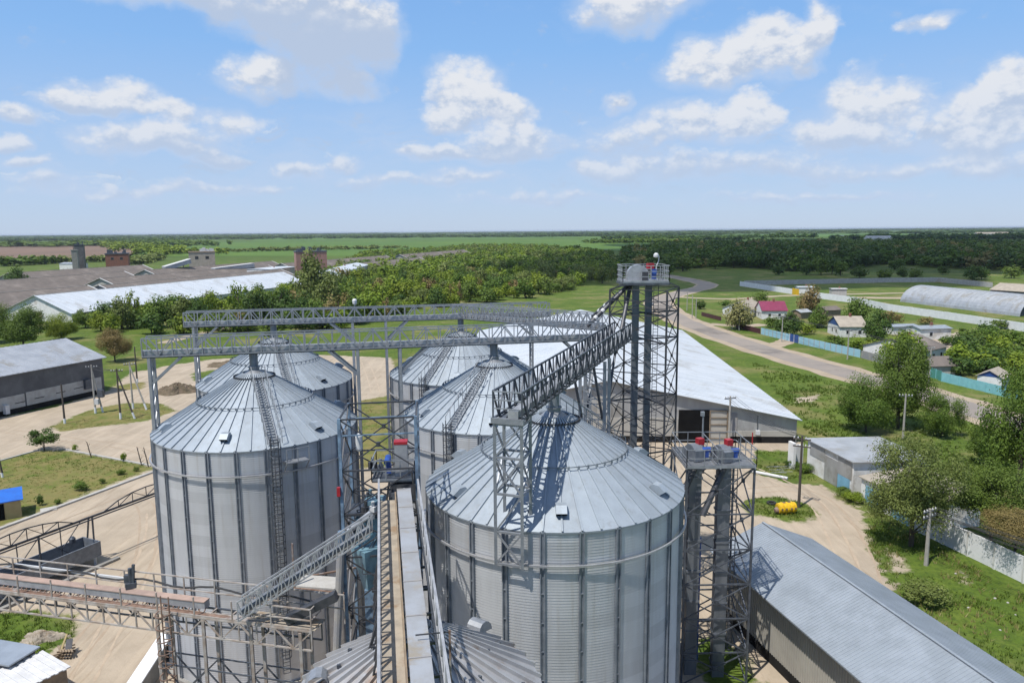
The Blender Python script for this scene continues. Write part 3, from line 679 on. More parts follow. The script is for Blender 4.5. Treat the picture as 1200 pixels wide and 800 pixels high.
MB().tube((lp.x, lp.y, GZ + 1.45), (lp.x, lp.y, GZ + 1.75), .05).build('stem', 'galv', lamp)
MB().lathe([(.08, GZ + 1.75), (.22, GZ + 1.9), (.26, GZ + 2.25), (.15, GZ + 2.42)], 16, (lp.x, lp.y)).build('globe', 'white', lamp)
t4, A, B, nn = gallery('oblique lattice gallery linking the rear gallery with the elevator tower', (-6.3, 85.3), (9.3, 73.6), GZ, n=22, side='X')
g1d = Vector((10.4, 29.4, 0)).normalized(); g1p = Vector((S1[0], S1[1], 0)) - g1d * 8.6; g1q = g1p + g1d * 31.0
t1, A, B, nn = gallery('near lattice gallery running over the largest silo to the elevator tower', g1p, g1q, GZ, n=36, m='tower_steel', w=1.6, open_floor=True)
drop_pipe(t1, S1, GZ)
# landing frame and the lattice leg on the silo front
mb = MB()
for s in (-.8, .8):
    for dz in (.5, 1.0, 1.45):
        a = g1p + nn * s + Vector((0, 0, GZ + dz)); mb.bar(a, a + g1d * .01 - nn * 0, .05)
for dz in (.55, 1.0, 1.45): mb.bar(g1p - nn * .8 + Vector((0, 0, GZ + dz)), g1p + nn * .8 + Vector((0, 0, GZ + dz)), .06)
mb.bar(g1p + nn * .9 + Vector((0, 0, GZ - .1)), g1p - nn * .9 + Vector((0, 0, GZ - .1)), .2, .3)
mb.build('end_railing', 'galv', t1)
leg = MB(); z0 = SE - 2.0
c4 = [g1p + nn * .75 + g1d * .05, g1p - nn * .75 + g1d * .05, g1p - nn * .75 + g1d * 1.5, g1p + nn * .75 + g1d * 1.5]
for i, q in enumerate(c4):
    zb = z0 if i < 2 else SE + .45; leg.bar((q.x, q.y, zb), (q.x, q.y, GZ - .1), .17)
lev = [z0 + .1, SE - .1, SE + 2.0, SE + 4.0, GZ - .3]
for a, b in ((0, 1), (1, 2), (3, 0), (2, 3)):
    for i, zl in enumerate(lev):
        if (a, b) != (0, 1) and zl < SE + 1.5: continue
        leg.bar((c4[a].x, c4[a].y, zl), (c4[b].x, c4[b].y, zl), .12)
        if i + 1 < len(lev):
            zz = lev[i + 1]; leg.bar((c4[a].x, c4[a].y, zl), (c4[b].x, c4[b].y, zz), .09)
            if i % 2 == 0: leg.bar((c4[b].x, c4[b].y, zl), (c4[a].x, c4[a].y, zz), .09)
leg.build('lattice_leg', 'galv', t1)
for s in (19.0, 20.6): gallery_leg(t1, g1p + g1d * s, nn, GZ, w=1.9)
br = MB()
for s in (-1, 1):
    q = g1p + g1d * 19.0 + nn * s * .8; br.bar((q.x, q.y, GZ - 4.5), (q.x - g1d.x * 3, q.y - g1d.y * 3, GZ), .16)
    q = q + g1d * 1.6; br.bar((q.x, q.y, GZ - 4.5), (q.x + g1d.x * 3, q.y + g1d.y * 3, GZ), .16)
br.build('diagonal_brace', 'tower_steel', t1)

# ------------------------------------------------------------------ lattice towers
def cage(t, C, levels, leg_w, br_w, m, names=('leg', 'bracing'), x=True, brace_m=None):
    for c in C: MB().bar(v3(c, levels[0]), v3(c, levels[-1]), leg_w, leg_w).build(names[0], m, t)
    mb = MB(); n = len(C)
    for i in range(n):
        a, b = C[i], C[(i + 1) % n]; mm = lerp(a, b, .5)
        for j, z in enumerate(levels):
            if j: mb.bar(v3(a, z), v3(b, z), br_w)
            if j + 1 < len(levels):
                z2 = levels[j + 1]
                mb.bar(v3(a, z), v3(b, z2), br_w * .8)
                if x: mb.bar(v3(b, z), v3(a, z2), br_w * .8)
                if x:
                    zc = (z + z2) / 2; mb.box(v3(mm, zc), (br_w * 2.2, br_w * 2.2, br_w * 3))
    mb.build(names[1], brace_m or m, t)
def railing(t, loop, z, h=1.1, m='galv_light', closed=True, mids=(.35, .7), post=1.1, name='railing', w=.055):
    mb = MB(); L = list(loop) + ([loop[0]] if closed else [])
    for a, b in zip(L, L[1:]):
        d = math.dist(a, b); n = max(1, round(d / post))
        for f in (*mids, 1.0): mb.bar(v3(a, z + h * f), v3(b, z + h * f), w)
        mb.bar(v3(a, z + .06), v3(b, z + .06), .03, .12)
        for k in range(n + 1): q = lerp(a, b, k / n); mb.bar(v3(q, z), v3(q, z + h), w)
    return mb.build(name, m, t)
TC = (12.45, 70.0)
T = thing('elevator_tower', 'tall dark lattice elevator tower with white railed top and red cover', 'elevator tower', (TC[0], TC[1], 0))
rot = [(1.36, -3.45), (3.45, 1.36), (-1.36, 3.45), (-3.45, -1.36)]
TL = [(TC[0] + a, TC[1] + b) for a, b in rot]
cage(T, TL, [-5.0, -2.4, .3, 3.0, 5.8, 8.6, 11.4, 14.2, 17.0, 19.8, 22.3, 24.6], .16, .085, 'dark_steel')
sh = ((TC[0] - .95, TC[1] - .5), (TC[0] + .3, TC[1] - .2))
for c in sh:
    m_ = MB(); m_.box((c[0], c[1], 10.1), (.6, .5, 30.2))
    for k in range(14): m_.box((c[0], c[1], -3 + k * 2.1), (.7, .6, .12))
    m_.build('elevator_shaft', 'shaft', T)
PZ = 25.3; hx, hy = 2.1, 1.6
pl = [(TC[0] - .3 - hx, TC[1] - hy - .6), (TC[0] - .3 + hx, TC[1] - hy - .6), (TC[0] - .3 + hx, TC[1] + hy), (TC[0] - .3 - hx, TC[1] + hy)]
MB().prism(pl, PZ - .1, PZ).build('platform', 'galv', T)
b_ = MB()
for q in (0, 1): b_.bar(v3(pl[q], PZ - .2), v3(pl[(q + 3) % 4 if q == 0 else 2], PZ - .2), .16)
b_.bar(v3(pl[0], PZ - .2), v3(pl[1], PZ - .2), .16); b_.bar(v3(pl[3], PZ - .2), v3(pl[2], PZ - .2), .16)
b_.build('platform_beam', 'tower_steel', T)
railing(T, pl, PZ, 1.45, 'galv_light', mids=(.33, .66), post=.8, w=.06)
hd = MB(); cx, cy = TC[0] - .75, TC[1] - .1; n = 14
arc = [(.98 * math.cos(math.pi * k / n), .88 * math.sin(math.pi * k / n)) for k in range(n + 1)]
V = [(cx + a, cy + s, PZ + .6 + b) for s in (-.38, .38) for a, b in arc] + [(cx + .98 * q, cy + s, PZ) for s in (-.38, .38) for q in (1, -1)]
k = n + 1
F = [(i, i + 1, i + 1 + k, i + k) for i in range(n)] + [tuple(range(k))[::-1] + (2 * k, 2 * k + 1)[:0], tuple(range(k, 2 * k)), (2 * k, 2 * k + 1, n, 0), (n + k, 2 * k + 3, 2 * k + 2, k), (2 * k, 0, k, 2 * k + 2), (2 * k + 1, 2 * k + 3, n + k, n)]
hd.add(V, F); hd.build('elevator_head', 'galv_light', T)
MB().box((cx + 1.15, cy - .1, PZ + 1.35), (.6, .45, .5), .3).build('motor_cover', 'red', T)
mo = MB(); mo.tube((cx + 1.5, cy - .4, PZ + .85), (cx + 1.5, cy + .3, PZ + .85), .26, n=12); mo.box((cx + 1.5, cy, PZ + .4), (.42, .55, .5)); mo.build('motor', 'blue', T)
MB().box((cx + .55, cy - .7, PZ + .45), (.55, .5, .9)).build('gearbox', 'dark_steel', T)
lm = MB(); bx, by = TC[0] + .95, TC[1] - .2
lm.path([(bx, by, PZ), (bx + .02, by, PZ + 1.3), (bx + .22, by, PZ + 1.8), (bx + .25, by, PZ + 2.2), (bx + .08, by, PZ + 2.5)], .05)
lo_ = lm.build('lamp_post', 'trim_white', T); MB().lathe([(.1, PZ + 2.55), (.24, PZ + 2.4), (.24, PZ + 2.2), (.1, PZ + 2.12)], 12, (bx - .02, by)).build('lamp_head', 'white', lo_)
hp = (TC[0] - 1.4, TC[1] - .4)
for q, bands in (((8.0, 73.9, GZ - 3.8), True), ((6.9, 68.2, GZ - 4.0), True), ((9.8, 66.6, GZ - 4.2), False)):
    s = MB(); a = Vector((hp[0], hp[1], PZ - .2)); s.tube(a, q, .19, n=10); so = s.build('spout', 'dark_steel', T)
    if bands:
        for f0 in (.62, .78):
            MB().tube(a.lerp(Vector(q), f0), a.lerp(Vector(q), f0 + .05), .21, n=10).build('spout_collar', 'trim_white', so)
ld_ = MB(); lx, ly = TC[0] + 1.1, TC[1] + .3
for s in (-.22, .22): ld_.bar((lx + s, ly, -4.5), (lx + s, ly, PZ + 1), .05)
for k in range(96): ld_.bar((lx - .22, ly, -4.4 + k * .31), (lx + .22, ly, -4.4 + k * .31), .035)
ld_.build('ladder', 'tower_steel', T)
ex = MB(); 
for z_ in (23.0, 23.6): ex.bar(v3(TL[0], z_), v3(TL[1], z_), .07); ex.bar(v3(TL[3], z_), v3(TL[0], z_), .07)
ex.bar(v3(pl[1], PZ - .1), v3(TL[1], 24.6), .1); ex.bar(v3(pl[2], PZ - .1), v3(TL[1], 24.6), .1); ex.bar(v3(pl[0], PZ - .2), v3(TL[3], 24.6), .1)
for a, b in ((0, 2), (1, 3)):
    for z_ in (8.6, 14.2, 19.8, 22.3): ex.bar(v3(TL[a], z_), v3(TL[b], z_), .13)
ex.build('tie_beam', 'dark_steel', T)
lift(T)

# twin elevator tower right of the largest silo
T2 = thing('twin_elevator_tower', 'grey lattice tower with two square shafts under red and blue drives', 'elevator tower', (13.3, 48.2, 0))
C2 = [(11.1, 46.2), (15.45, 46.3), (15.35, 50.4), (11.0, 50.3)]
cage(T2, C2, [0, 2.2, 4.6, 7.0, 9.4, 11.8, 14.9], .13, .09, 'tower_steel')
P2 = 15.0
for k, (x0, y0) in enumerate(((11.95, 47.6), (13.75, 47.3))):
    m_ = MB(); m_.box((x0, y0, 7.6), (.80, .66, 15.2))
    for q in range(7): m_.box((x0, y0, 1 + q * 2.15), (.92, .78, .14))
    m_.build('elevator_shaft', 'shaft', T2)
    h_ = MB(); c_ = (x0, y0 + .15)
    prof = [(-.95, P2 + .05), (.62, P2 + .05), (.62, P2 + .75), (.15, P2 + 1.05), (-.3, P2 + 1.05), (-.95, P2 + .55)]
    V = [(c_[0] + s, c_[1] - a + (.0), z_) for s in (-.34, .34) for a, z_ in prof]; n = len(prof)
    h_.add(V, [(i, (i + 1) % n, (i + 1) % n + n, i + n) for i in range(n)] + [tuple(range(n))[::-1], tuple(range(n, 2 * n))])
    rz_ = rad(20)
    h_.v = [(c_[0] + (x - c_[0]) * math.cos(rz_) - (y - c_[1]) * math.sin(rz_), c_[1] + (x - c_[0]) * math.sin(rz_) + (y - c_[1]) * math.cos(rz_), z) for x, y, z in h_.v]
    h_.build('elevator_head', 'grey_paint', T2)
    MB().box((x0 + .36, y0 + .3, P2 + 1.2), (.42, .42, .42), .35).build('motor_cover', 'red', T2)
    mo = MB(); mo.tube((x0 + .40, y0 - .1, P2 + .72), (x0 + .95, y0 - .0, P2 + .72), .19, n=12); mo.box((x0 + .66, y0 - .05, P2 + .45), (.35, .3, .4)); mo.build('motor', 'blue', T2)
    s = MB(); s.tube((x0, y0 - .3, P2 - .2), (x0 - 1.6, y0 - 1.2, P2 - 3.2), .2, n=10); s.build('spout', 'dark_steel', T2)
dk = MB()
for k in range(30): dk.bar((11.02, 46.05 + k * .147, P2 - .03), (15.45, 46.1 + k * .147, P2 - .03), .075, .05)
for x_ in (11.05, 12.9, 13.2, 15.42): dk.bar((x_, 46.02, P2 - .07), (x_, 50.4, P2 - .07), .09, .1)
dk.build('platform', 'galv', T2)
railing(T2, [(11.05, 46.05), (15.5, 46.1), (15.4, 50.35), (11.0, 50.35)], P2, 1.15, 'galv', mids=(.5,), post=1.1, w=.045)
railing(T2, [(13.05, 46.2), (13.05, 50.2)], P2, 1.15, 'galv', closed=False, mids=(.5,), post=1.2, name='inner_railing', w=.045)
l2 = MB()
for s in (-.22, .22): l2.bar((14.9 + s, 48.7, .5), (14.9 + s, 48.7, P2 + 1.1), .05)
for k in range(48): l2.bar((14.68, 48.7, .6 + k * .31), (15.12, 48.7, .6 + k * .31), .035)
l2.build('ladder', 'tower_steel', T2)
bp = MB(); bp.tube((12.7, 48.8, .2), (12.7, 48.8, 9.2), .14, n=10); bp.build('dust_pipe', 'deep_blue', T2)
st2 = MB(); st2.tube((13.05, 50.1, P2), (13.05, 50.1, P2 + 2.6), .06); st2.box((13.0, 50.1, P2 + 2.5), (.25, .2, .3)); st2.build('lamp_post', 'galv', T2)
T2.location = (13.3 * KS, 48.2 * KS, 0); T2.scale = (KS, KS, KS)

# blue-posted cleaning frame between the rows
T3 = thing('machinery_frame', 'open lattice frame with faded blue posts holding the grain cleaner between silos', 'machinery frame', (-7.5, 41.7, 0))
C3 = [(-9.45, 39.75), (-5.35, 40.3), (-5.75, 44.2), (-9.75, 43.6)]
cage(T3, C3, [-5, -2.5, .2, 3.0, 6.0, 9.0, 12.0, 14.5, 17.0, 19.9], .16, .085, 'blue_steel', brace_m='dark_steel')
bz = MB()
for a, b in ((0, 1), (1, 2), (2, 3), (3, 0)):
    for z_ in (19.9, 19.0, 17.0, 14.5): bz.bar(v3(C3[a], z_), v3(C3[b], z_), .075)
for c in C3: bz.bar(v3(c, 14.5), v3(c, 19.95), .165, .165)
bz.build('top_frame', 'blue_steel', T3)
MB().prism([(-7.9, 40.4), (-5.5, 40.5), (-5.7, 42.6), (-8.0, 42.5)], 16.12, 16.18).build('upper_deck', 'tower_steel', T3)
railing(T3, [(-7.9, 40.4), (-5.5, 40.5), (-5.7, 42.6), (-8.0, 42.5)], 16.2, 1.15, 'galv', mids=(.5,), post=.9, w=.055)
MB().prism([(-9.3, 40.1), (-7.0, 40.3), (-7.2, 42.2), (-9.4, 42.0)], 14.27, 14.33).build('lower_deck', 'tower_steel', T3)
hx_ = MB(); hx_.box((-6.4, 41.6, 17.1), (.72, .6, 1.9), .1); hx_.build('elevator_head', 'galv_light', T3)
MB().box((-6.4, 41.75, 5.5), (.6, .5, 21.0), .1).build('elevator_shaft', 'shaft', T3)
MB().box((-6.4, 41.6, 18.12), (.76, .64, .16), .1).build('head_cover', 'red', T3)
mo = MB(); mo.tube((-7.15, 41.2, 17.0), (-7.15, 41.7, 17.2), .19, n=12); mo.box((-7.12, 41.5, 16.6), (.3, .36, .5)); mo.build('motor', 'blue', T3)
MB().box((-6.1, 41.0, 15.45), (1.5, 1.2, 1.1)).build('hopper_box', 'dark_steel', T3)
cy_ = MB(); cy_.lathe([(.25, 14.0), (.62, 15.0), (.62, 15.6)], 16, (-6.4, 40.6)); cy_.build('hopper', 'tower_steel', T3)
MB().tube((-6.2, 40.2, 15.0), (-5.85, 38.7, 13.0 + 3.2), .2, n=12).build('feed_pipe', 'galv_light', T3)
cl = MB(); cl.box((-8.0, 41.5, 13.1), (1.9, 1.8, 1.7)); cl.box((-7.9, 41.4, 14.6), (1.2, 1.1, .5)); cl.build('grain_cleaner', 'pale_blue', T3)
hp_ = MB(); hp_.lathe([(.3, 9.6), (.95, 12.0), (.95, 12.3)], 4, (-8.3, 40.6)); hp_.build('cleaner_hopper', 'pale_blue', T3)
MB().box((-8.25, 40.5, 7.2), (.55, .5, 5.2)).build('discharge_duct', 'blue_steel', T3)
MB().box((-8.25, 40.5, -.2), (.5, .45, 9.6)).build('discharge_duct', 'blue_steel', T3)
MB().tube((-9.6, 39.6, 12.6), (-10.7, 38.2, -5.0), .22, n=10).build('side_pipe', 'dusty_grey', T3)
MB().tube((-9.55, 39.65, 13.6), (-9.6, 39.6, 12.6), .20, n=10).build('pipe_elbow', 'blue_steel', T3)
MB().box((-9.58, 39.6, 15.9), (.18, .18, .5)).build('alarm_box', 'red', T3)
MB().lathe([(.10, 17.3), (.2, 17.45), (.2, 18.2), (.10, 18.35)], 14, (-9.0, 42.6)).build('white_tank', 'white', T3)
tg_ = MB(); rr_ = random.Random(9); pv = Vector((-6.0, 40.3, 15.6))
for k in range(26):
    q = Vector((rr_.uniform(-9.2, -5.6), rr_.uniform(39.8, 42.2), rr_.uniform(10.5, 16.4))); tg_.bar(pv, q, .05); pv = q
tg_.build('pipework', 'tower_steel', T3)
cb_ = MB()
cb_.path([(-6.9, 40.2, 16.2), (-7.1, 40.0, 14.8), (-6.6, 39.6, 13.6), (-6.8, 39.4, 12.2)], .06); cb_.path([(-5.6, 40.1, 16.8), (-5.3, 39.8, 14.0), (-5.4, 39.7, 11.0)], .05)
cb_.build('cable_run', 'cable', T3)
for k in range(10):
    x_, y_, z_ = -7.6 + RND.uniform(-1.4, 1.6), 40.6 + RND.uniform(-.6, 1.8), RND.choice([14.6, 12.4, 16.5]); bx_ = MB(); a_ = RND.uniform(0, 2)
    bx_.box((x_, y_, z_), (RND.uniform(.25, .5), RND.uniform(.2, .45), RND.uniform(.3, .7)), a_); bx_.tube((x_, y_, z_ - .5), (x_, y_, z_ + .5), .09, n=8); bx_.build('gear_unit', RND.choice(['tower_steel', 'pale_blue', 'grey_paint', 'trim_white', 'dark_steel']), T3)
tr = MB(); tr.prism([(-12.6, 40.6), (-10.2, 40.2), (-10.0, 41.6), (-12.4, 42.0)], 9.85, 9.95); tr.build('catch_tray', 'pale_conc', T3)
tb = MB(); tb.bar((-12.6, 40.6, 9.8), (-12.6, 40.6, 12.5), .09); tb.bar((-12.6, 40.6, 9.8), (-9.45, 39.9, 9.8), .1); tb.bar((-12.4, 42.0, 9.8), (-9.6, 43.2, 9.8), .1); tb.build('tray_bracket', 'rust', T3)
lift(T3)

# foot conveyor over the small silo
F0, F1 = Vector((-5.85, 38.6, 15.75)), Vector((-1.65, 14.5, 15.75))
fd = (F1 - F0).normalized(); fn = Vector((-fd.y, fd.x, 0)).normalized()     # fn points to +X side
if fn.x < 0: fn = -fn
F = thing('foot_conveyor', 'pale covered conveyor with lattice sides running toward the viewer over the small silo', 'conveyor', (F0.x, F0.y, 0))
cv = MB(); o = Vector((0, 0, .45)); cv.bar(F0 + o, F1 + o, .72, .36)
nseg = 9
cv.build('conveyor_cover', 'belt_cover', F)
jt = MB()
for i in range(nseg + 1):
    p = F0.lerp(F1, i / nseg) + Vector((0, 0, .47)); jt.bar(p - fd * .03, p + fd * .03, .76, .38)
jt.build('cover_joint', 'dusty_grey', F)
MB().bar(F0 - fn * .85 + Vector((0, 0, .03)), F1 - fn * .85 + Vector((0, 0, .03)), .75, .05).build('walkway', 'tan_deck', F)
MB().bar(F0 - fn * .46 + Vector((0, 0, .25)), F1 - fn * .46 + Vector((0, 0, .25)), .06, .5).build('cable_tray', 'tan_wood', F)
truss_side(F0 - fn * 1.3, F1 - fn * 1.3, 1.25, 30, .10, .075, 'V').build('truss_side', 'old_galv', F)
truss_side(F0 + fn * .75, F1 + fn * .75, 1.1, 24, .09, .06, 'W').build('truss_side', 'old_galv', F)
un = MB()
for i in range(13):
    p = F0.lerp(F1, i / 12); un.bar(p - fn * 1.3 - Vector((0, 0, .08)), p + fn * .75 - Vector((0, 0, .08)), .1)
for e in (-1.2, .65): un.bar(F0 + fn * e - Vector((0, 0, .08)), F1 + fn * e - Vector((0, 0, .08)), .08)
un.build('floor_frame', 'tower_steel', F)
for s_ in (7.0, 11.6, 16.5):
    p = F0 + fd * s_; sp = MB(); zb = 13.0 if s_ > 8 else -5
    for e in (-1.6, 1.0):
        q = p + fn * e; sp.bar((q.x + (e * .3), q.y, zb), (p.x + fn.x * e * .8, p.y, 15.6), .1)
    sp.bar((p + fn * -1.7).to_tuple()[:2] + (14.2,), (p + fn * 1.1).to_tuple()[:2] + (14.2,), .08)
    for k in range(5):
        f = p + fd * (k * .8 - 1.6); sp.bar((f.x - fn.x * 1.7, f.y, 13.6 + (0 if s_ > 8 else 0)), (f.x - fn.x * 1.3 + .1, f.y - .5, 15.7), .06)
    sp.build('support_trestle', 'dark_steel', F)
MB().bar(F0 + fd * 15.3 + fn * 1.05 + Vector((0, 0, -1.2)), F0 + fd * 15.3 + fn * 1.05 + Vector((0, 0, .9)), .07).build('lamp_post', 'rust', F)
MB().bar(F0 + fd * 15.3 + fn * 1.05 + Vector((0, 0, .85)), F0 + fd * 15.3 - fn * .1 + Vector((0, 0, .85)), .04).build('post_arm', 'dark_steel', F)
lift(F)

# sloping feeder truss
K0, K1 = Vector((-13.0, 33.4, 11.9)), Vector((-6.75, 33.9, 15.85))
K = thing('feeder_conveyor', 'light grey lattice feeder sloping up from the rusty conveyor to the foot conveyor', 'conveyor', K0.to_tuple())
kn = Vector((0, 1, 0)) * .32
for s in (-1, 1): truss_side(K0 + kn * s, K1 + kn * s, .95, 12, .07, .05, 'V').build('truss_side', 'old_galv', K)
MB().tube(K0 + Vector((0, 0, .3)), K1 + Vector((0, 0, .3)), .16, n=12).build('screw_tube', 'grey_paint', K)
MB().tube(K1 - Vector((1.2, -.6, .1)), K1 + Vector((-.1, .7, .75)), .15, n=10).build('outlet_tube', 'galv_light', K)
MB().bar(K0 + Vector((2.2, 0, -.1)), K0 + Vector((4.6, 0, 1.1)), .5, .4).build('motor_housing', 'dark_steel', K)
lift(K)

# rusty conveyor gallery at the left
R0, R1 = Vector((-33.8, 38.6, 11.5)), Vector((-9.5, 32.8, 11.5))
rd = (R1 - R0).normalized(); rn = Vector((-rd.y, rd.x, 0)).normalized()     # to the far side
Rg = thing('rusty_conveyor', 'long rusty conveyor walkway on lattice side truss at the lower left', 'conveyor', (R0.x, R0.y, 0))
MB().bar(R0 + rn * .22 + Vector((0, 0, .03)), R1 + rn * .22 + Vector((0, 0, .03)), .34, .05).build('walkway', 'rust', Rg)
sr = MB()
for i in range(23): p = R0.lerp(R1, i / 22); sr.bar(p, p + rn * 1.0, .08)
sr.bar(R0 + rn * .5, R1 + rn * .5, .07); sr.build('floor_frame', 'rust_rail', Rg)
R1c = R1 - rd * 6.0
MB().bar(R0 + rn * .68 + Vector((0, 0, .36)), R1c + rn * .68 + Vector((0, 0, .36)), .40, .34).build('conveyor_casing', 'old_galv', Rg)
MB().bar(R0 + rn * .68 + Vector((0, 0, .555)), R1c + rn * .68 + Vector((0, 0, .555)), .46, .05).build('conveyor_lid', 'red_deck', Rg)
mb = truss_side(R0 - Vector((0, 0, .95)), R1 - Vector((0, 0, .95)), .95, 26, .075, .065); mb.build('truss_side', 'rust_rail', Rg)
mb = truss_side(R0 + rn * 1.0 - Vector((0, 0, .95)), R1 + rn * 1.0 - Vector((0, 0, .95)), .95, 26, .075, .06); mb.build('truss_side', 'tower_steel', Rg)
pf = MB(); n = 13
for i in range(n):
    p = R0.lerp(R1, i / (n - 1)); pf.bar(p, p + Vector((0, 0, 1.05)), .06)
pf.bar(R0 + Vector((0, 0, .08)), R1 + Vector((0, 0, .08)), .04, .12)
e0 = R1 - rd * 3.4
for zz in (.55, 1.1): pf.bar(e0 + Vector((0, 0, zz)), R1 + Vector((0, 0, zz)), .06); pf.bar(R1 + Vector((0, 0, zz)), R1 + rn * 1.0 + Vector((0, 0, zz)), .05)
pf.build('front_railing', 'rust_rail', Rg)
pb = MB()
for i in range(n + 3):
    p = R0.lerp(R1 + rd * 1.2, i / (n + 2)) + rn * 1.05; pb.bar(p, p + Vector((0, 0, 1.45)), .06)
pb.bar(R0 + rn * 1.05 + Vector((0, 0, 1.45)), R1 + rd * 1.2 + rn * 1.05 + Vector((0, 0, 1.45)), .06)
pb.bar(R0 + rn * 1.05 + Vector((0, 0, .85)), R1 + rd * 1.2 + rn * 1.05 + Vector((0, 0, .75)), .06)
pb.build('back_railing', 'rust_rail', Rg)
dk = MB()
for i in range(5):
    q = e0 + rn * (.08 + i * .22); dk.bar(q + Vector((0, 0, .09)), q + rd * 3.6 + Vector((0, 0, .09)), .18, .04)
dk.build('end_planks', 'tan_deck', Rg)
rl = MB()
for i in range(46):
    p = R0.lerp(R1c, .3 + .7 * i / 45) + rn * .38; rl.bar(p + Vector((0, 0, .06)), p + rn * .22 + Vector((0, 0, .25)), .04)
rl.bar(R0.lerp(R1c, .3) + rn * .38 + Vector((0, 0, .06)), R1c + rn * .38 + Vector((0, 0, .06)), .05)
rl.build('idler_bracket', 'rust', Rg)
cbl = MB(); P_ = [R0.lerp(R1, i / 30) + rn * 1.1 + Vector((0, 0, .95 - .12 * math.sin(i * 1.3))) for i in range(31)]; cbl.path(P_, .05); cbl.build('cable', 'cable', Rg)
dr = MB(); q = R0 + rd * 14.4 + rn * .95 - Vector((0, 0, .25)); dr.tube(q + Vector((0, 0, .85)), q + Vector((0, 0, 1.9)), .1); dr.box((q.x, q.y, q.z + 1.0), (.5, .36, .28), .4); dr.box((q.x - .22, q.y + .1, q.z + 1.3), (.24, .24, .4)); dr.bar(q + Vector((.1, 0, .9)), q + Vector((.2, 0, 2.1)), .12); dr.build('tail_drive', 'tower_steel', Rg)
dc = MB(); q = R0 + rd * 7.0 + rn * 1.15; dc.bar(q + Vector((0, 0, 1.05)), q + rd * 7.2 + Vector((0, 0, .95)), .10); dc.bar(q + Vector((0, 0, 1.05)), q + rn * .01 - rd * 3, .1); dc.build('loose_pipe', 'trim_white', Rg)
for s_ in (16.6, 19.2, 21.8, 24.4):
    for e in (0.0, 1.0):
        q = R0 + rd * s_ + rn * e; MB().bar((q.x, q.y, -5), (q.x, q.y, 11.4), .14).build('support_leg', 'rust_rail', Rg)
for e in (0.0, 1.0):
    sb = MB()
    for s0, s1 in ((16.6, 19.2), (19.2, 21.8), (21.8, 24.4)):
        for z_ in (-4.2, -1.6, 1.0, 3.6, 6.2):
            a = R0 + rd * s0 + rn * e; b = R0 + rd * s1 + rn * e
            sb.bar((a.x, a.y, z_), (b.x, b.y, z_ + 2.6), .07); sb.bar((a.x, a.y, z_ + 2.6), (b.x, b.y, z_ + 2.6), .06); sb.bar((b.x, b.y, z_), (a.x, a.y, z_ + 2.6), .06)
    sb.build('support_bracing', 'tower_steel', Rg)
nl = MB(); q = R0 + rd * 17.4 - rn * .35
for s in (-.22, .22): nl.bar(Vector((q.x, q.y, 5)) + rd * s, Vector((q.x, q.y, 12.6)) + rd * s, .05)
for k in range(24): nl.bar(Vector((q.x, q.y, 5.1 + k * .31)) - rd * .22, Vector((q.x, q.y, 5.1 + k * .31)) + rd * .22, .035)
for k in range(9):
    z_ = 6.6 + k * .65; pts = [Vector((q.x, q.y, z_)) + rd * (.38 * math.cos(u)) - rn * (.6 * math.sin(u)) for u in [math.pi * j / 6 for j in range(7)]]
    for a, b in zip(pts, pts[1:]): nl.bar(a, b, .045)
nl.build('access_ladder', 'rust', Rg)
lift(Rg)
# ------------------------------------------------------------------ buildings
class Frame:
    """right-handed ground frame: origin A, axis u along the ridge, axis v across"""
    def __init__(s, A, u, v=None, k=1.0):
        s.A = Vector((A[0], A[1])); s.k = k; s.u = Vector(u).normalized(); s.v = Vector(v).normalized() if v is not None else Vector((-s.u.y, s.u.x))
    def p(s, a, b, z): q = s.A + (s.u * a + s.v * b) * s.k; return (q.x, q.y, z * s.k)
    def block(s, mb, a0, a1, b0, b1, z0, z1):
        P = [s.p(a0, b0, z0), s.p(a1, b0, z0), s.p(a1, b1, z0), s.p(a0, b1, z0), s.p(a0, b0, z1), s.p(a1, b0, z1), s.p(a1, b1, z1), s.p(a0, b1, z1)]
        if s.u.x * s.v.y - s.u.y * s.v.x < 0: P = [P[i] for i in (3, 2, 1, 0, 7, 6, 5, 4)]
        return mb.hexa(P)
def roof_plane(mb, fr, a0, a1, b0, z0, b1, z1, th=.10, rib=0, rh=.04):
    """sloping sheet from (b0,z0) to (b1,z1); optional ribs down the slope every rib metres"""
    P = [fr.p(a0, b0, z0 - th), fr.p(a1, b0, z0 - th), fr.p(a1, b1, z1 - th), fr.p(a0, b1, z1 - th), fr.p(a0, b0, z0), fr.p(a1, b0, z0), fr.p(a1, b1, z1), fr.p(a0, b1, z1)]
    mb.hexa(P)
    if rib:
        k = int((a1 - a0) / rib)
        for i in range(k + 1):
            a = a0 + (a1 - a0) * i / k; mb.bar(fr.p(a, b0, z0 + rh * .5), fr.p(a, b1, z1 + rh * .5), rib * .28, rh)
